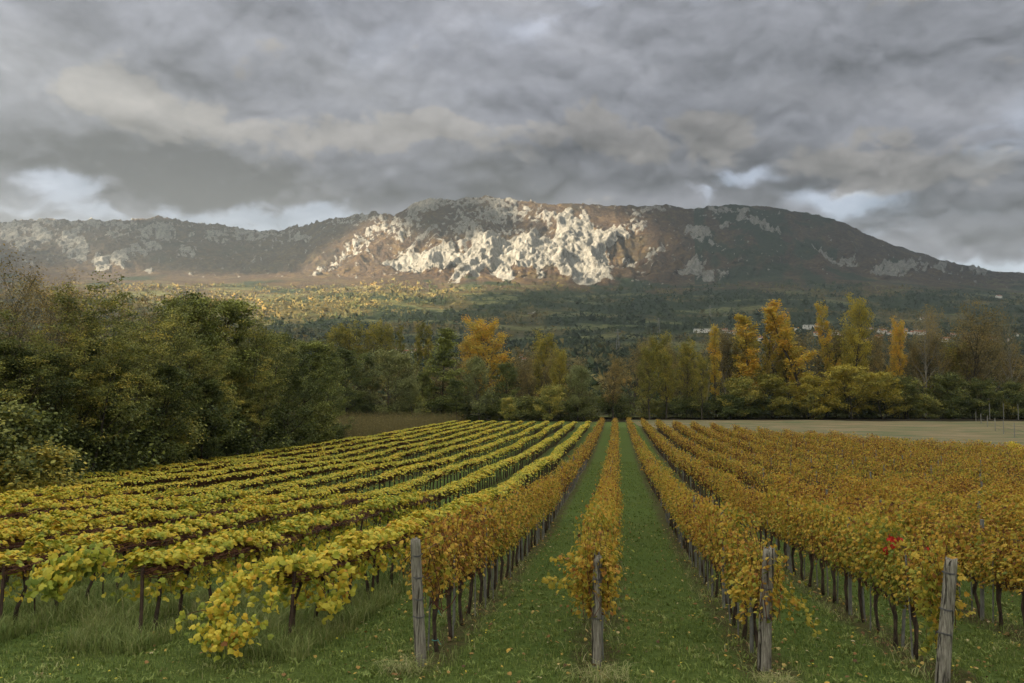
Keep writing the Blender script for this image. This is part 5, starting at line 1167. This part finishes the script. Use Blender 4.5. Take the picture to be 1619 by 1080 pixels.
# ------------------------------------------------------------------ grass
def tufts(n, xr, yr, hmin, hmax, blades, wid, tm, ts, keepf, seed, lean=.35):
    r = np.random.default_rng(seed); x = r.uniform(*xr, n); y = r.uniform(*yr, n); z_ = ground(x, y) + 1.0
    px, py, f = project(np.stack([x, y, z_ - 1], -1)); k = (px > -60) & (px < 1680) & (py < 1180) & (f > 3); k &= keepf(x, y, r)
    x, y = x[k], y[k]; n = len(x); g0 = ground(x, y)
    X = np.repeat(x, blades) + r.normal(0, .035 + .02 * hmax, n * blades); Y = np.repeat(y, blades) + r.normal(0, .035 + .02 * hmax, n * blades); Z = np.repeat(g0, blades) - .01; m = len(X)
    h = r.uniform(hmin, hmax, m) * np.repeat(r.uniform(.6, 1.2, n), blades); a = r.uniform(0, 2 * pi, m); ln = r.uniform(.1, lean * 2, m) * h
    B0 = np.stack([X, Y, Z], -1); d = np.stack([np.cos(a), np.sin(a), np.zeros(m)], -1); sd_ = np.stack([-np.sin(a), np.cos(a), np.zeros(m)], -1) * (wid * r.uniform(.6, 1.3, m))[:, None]
    M0 = B0 + d * (ln * .35)[:, None] + np.array([0, 0, 1]) * (h * .6)[:, None]; T0 = B0 + d * ln[:, None] + np.array([0, 0, 1]) * (h * (1 - .3 * r.uniform(size=m)))[:, None]
    V = np.stack([B0 - sd_, B0 + sd_, M0 + sd_ * .7, M0 - sd_ * .7, T0], 1).reshape(-1, 3); i5 = (np.arange(m) * 5)[:, None]
    T = np.concatenate([i5 + [0, 1, 2], i5 + [0, 2, 3], i5 + [3, 2, 4]])
    t = np.clip(tm + .25 * perlin(X * .8, Y * .8, 19) + r.normal(0, ts, m), 0, 1); return V, T, np.repeat(t, 5)
def rowdist(x, x0, st): a = np.abs((x - x0 + st / 2) % st - st / 2); return a
def kg(x, y, r): 
    d = np.where(x > -4.1, rowdist(x, RED_X[0], 2.53), 9); return (r.uniform(size=len(x)) < np.where((d < .45) & (y > 11.5), .30, 1.0))
parts = [tufts(17000, (-16, 11), (8.6, 16), .04, .11, 6, .0062, .44, .22, kg, 1), tufts(19000, (-16, 22), (16, 30), .05, .10, 4, .009, .44, .2, kg, 2), tufts(15000, (-9, 14), (30, 78), .06, .12, 3, .022, .44, .14, kg, 3),
         tufts(2600, (-16, 11), (8.6, 20), .05, .10, 9, .016, .62, .12, kg, 4, .8)]
def join(parts): 
    off = 0; Vs = []; Ts = []; Cs = []
    for V, T, t in parts: Vs.append(V); Ts.append(T + off); Cs.append(t); off += len(V)
    return np.vstack(Vs), np.vstack(Ts), np.concatenate(Cs)
V, T, t = join(parts); tag(link('grass', mesh_from('grass', V, T, grass_m, t)), 'short green grass and clover between the rows', kind='stuff')
def kt(x, y, r):
    d = rowdist(x, YEL_X[0], 2.62); a = (x < -4.7) & (d < .75) & (y > 11.7); b = (x < -6.2) & (y > 12.6) & (y < 16) ; return (a | (b & (r.uniform(size=len(x)) < .35))) & (fbm(x * .6, y * .4, 3, 21) > -.22)
V, T, t = join([tufts(13000, (-16, -4.5), (11.4, 18), .14, .42, 7, .0055, .36, .2, kt, 5, .5), tufts(9000, (-26, -4.5), (18, 34), .22, .5, 4, .010, .3, .2, kt, 6, .5)])
tag(link('tall_grass', mesh_from('tall_grass', V, T, dry_m, t)), 'tall half-dry grass under the yellow rows', kind='stuff')
# weeds and litter under the orange rows
def kw(x, y, r): return (x > -4) & (rowdist(x, RED_X[0], 2.53) < .5) & (y > 11.4)
V, T, t = join([tufts(5000, (-4, 12), (11.3, 26), .06, .20, 5, .006, .35, .25, kw, 7, .9)]); tag(link('row_weeds', mesh_from('row_weeds', V, T, dry_m, t)), 'brownish weeds along the foot of the orange rows', kind='stuff')
# dry tufts at the posts
for (px, py, s, lab) in ((640, 1062, 1.0, 'bleached dry grass tuft left of the leftmost end post'), (948, 1078, 1.15, 'bleached dry grass tuft in front of the second end post'), (1215, 1082, .8, 'bleached dry grass tuft in front of the third end post')):
    d = 11.3
    for _ in range(30):
        q = place(px, d); d += (project([q[0], q[1], gz(*q)])[1] - py) * d / 900
    m = 260; g = Geo(); r_ = rng
    a = r_.uniform(0, 2 * pi, m); h = r_.uniform(.05, .30, m) * s; B0 = np.stack([r_.normal(0, .17 * s, m), r_.normal(0, .10, m), np.zeros(m) - .02], -1); dd = np.stack([np.cos(a), np.sin(a), np.zeros(m)], -1)
    M0 = B0 + dd * (h * .5)[:, None] + [0, 0, 1] * (h * .7)[:, None]; T0 = B0 + dd * (h * 1.5)[:, None] + [0, 0, 1] * (h * r_.uniform(.3, .8, m))[:, None]; sd_ = np.stack([-np.sin(a), np.cos(a), np.zeros(m)], -1) * .0035
    V = np.stack([B0 - sd_, B0 + sd_, M0 + sd_, M0 - sd_, T0], 1).reshape(-1, 3); i5 = (np.arange(m) * 5)[:, None]; g.add(V, np.concatenate([i5 + [0, 1, 2], i5 + [0, 2, 3], i5 + [3, 2, 4]]), np.repeat(np.clip(r_.normal(.62, .25, m), 0, 1), 5))
    o = link('dry_grass_tuft', g.mesh('dry_tuft', dry_m)); o.location = (q[0], q[1], gz(*q)); tag(o, lab, 'grass tuft', 'bleached grass tufts at the end posts')
# fallen leaves
n = 9500; x = rng.uniform(-8, 11, n); y = 9 + 26 * rng.uniform(0, 1, n) ** 1.4; d = np.where(x > -4.1, rowdist(x, RED_X[0], 2.53), 1.0)
k = rng.uniform(size=n) < np.exp(-d / .42) * (y > 11) + .10; x, y = x[k], y[k]; n = len(x)
g = Geo(); g.leaves(np.stack([x, y, ground(x, y) + rng.uniform(.02, .07, n)], -1), rng.normal(0, .35, (n, 3)) + [0, 0, 1], rng.uniform(.035, .085, n), np.clip(rng.normal(.45, .28, n), 0, 1), GRAPE)
tag(link('fallen_leaves', g.mesh('fallen_leaves', litter_m)), 'fallen vine leaves on the grass', kind='stuff')
# dandelion-like dots
g = Geo(); n = 150; x = rng.uniform(-9, 9, n); y = rng.uniform(9.5, 22, n); g.leaves(np.stack([x, y, ground(x, y) + .09], -1), rng.normal(0, .2, (n, 3)) + [0, -.3, 1], .035, .55, ROUND)
tag(link('small_flowers', g.mesh('small_flowers', yel)), 'tiny yellow flowers in the grass', kind='stuff')

# ------------------------------------------------------------------ fence at the far right
fp = Geo(); fp.tube([(0, 0, -.3), (0, 0, 2.3)], [.07, .06], 6); fpm = fp.mesh('fence_post', conc_m)
ft = thing('wire_fence', 'thin wire fence on grey posts beside the bright green crop', 'fence', (0, 0, 0)); pts = []
for k, (px, py) in enumerate([(1619 + 30, 700), (1600, 693), (1583, 687), (1570, 682), (1558, 676), (1548, 671), (1540, 667)]):
    d = 100.
    for _ in range(40):
        q = place(px, d); d += (project([q[0], q[1], gz(*q)])[1] - py) * d / 120
        d = min(max(d, 60), 220)
    pts.append((q[0], q[1], gz(*q))); link('fence_post', fpm, ft, pts[-1])
for h in (.6, 1.2, 1.8):
    g = Geo(); g.tube([(a, b, c + h) for a, b, c in pts], .02, 3, cap=False); link('fence_wire', g.mesh('fence_wire', wire_m), ft)
for k, px in enumerate((1562, 1584, 1607)):
    q = place(px, 196); o = link('fence_pole', fpm); o.location = (q[0], q[1], gz(*q)); o.scale = (1.1, 1.1, 1.7); tag(o, f"tall grey pole behind the wire fence, {ordn(k)} from the left", 'pole', 'tall poles behind the fence')
# narrow concrete edge before the young yellow rows
g = Geo(); a = place(1522, 84); b = place(1640, 80); g.tube([(a[0], a[1], gz(*a) + .12), ((a[0] + b[0]) / 2, (a[1] + b[1]) / 2, gz(*((a + b) / 2)) + .12), (b[0], b[1], gz(*b) + .12)], .11, 4)
tag(link('water_pipe', g.mesh('pipe', conc_m)), 'long pale pipe lying before the young yellow rows', 'pipe')
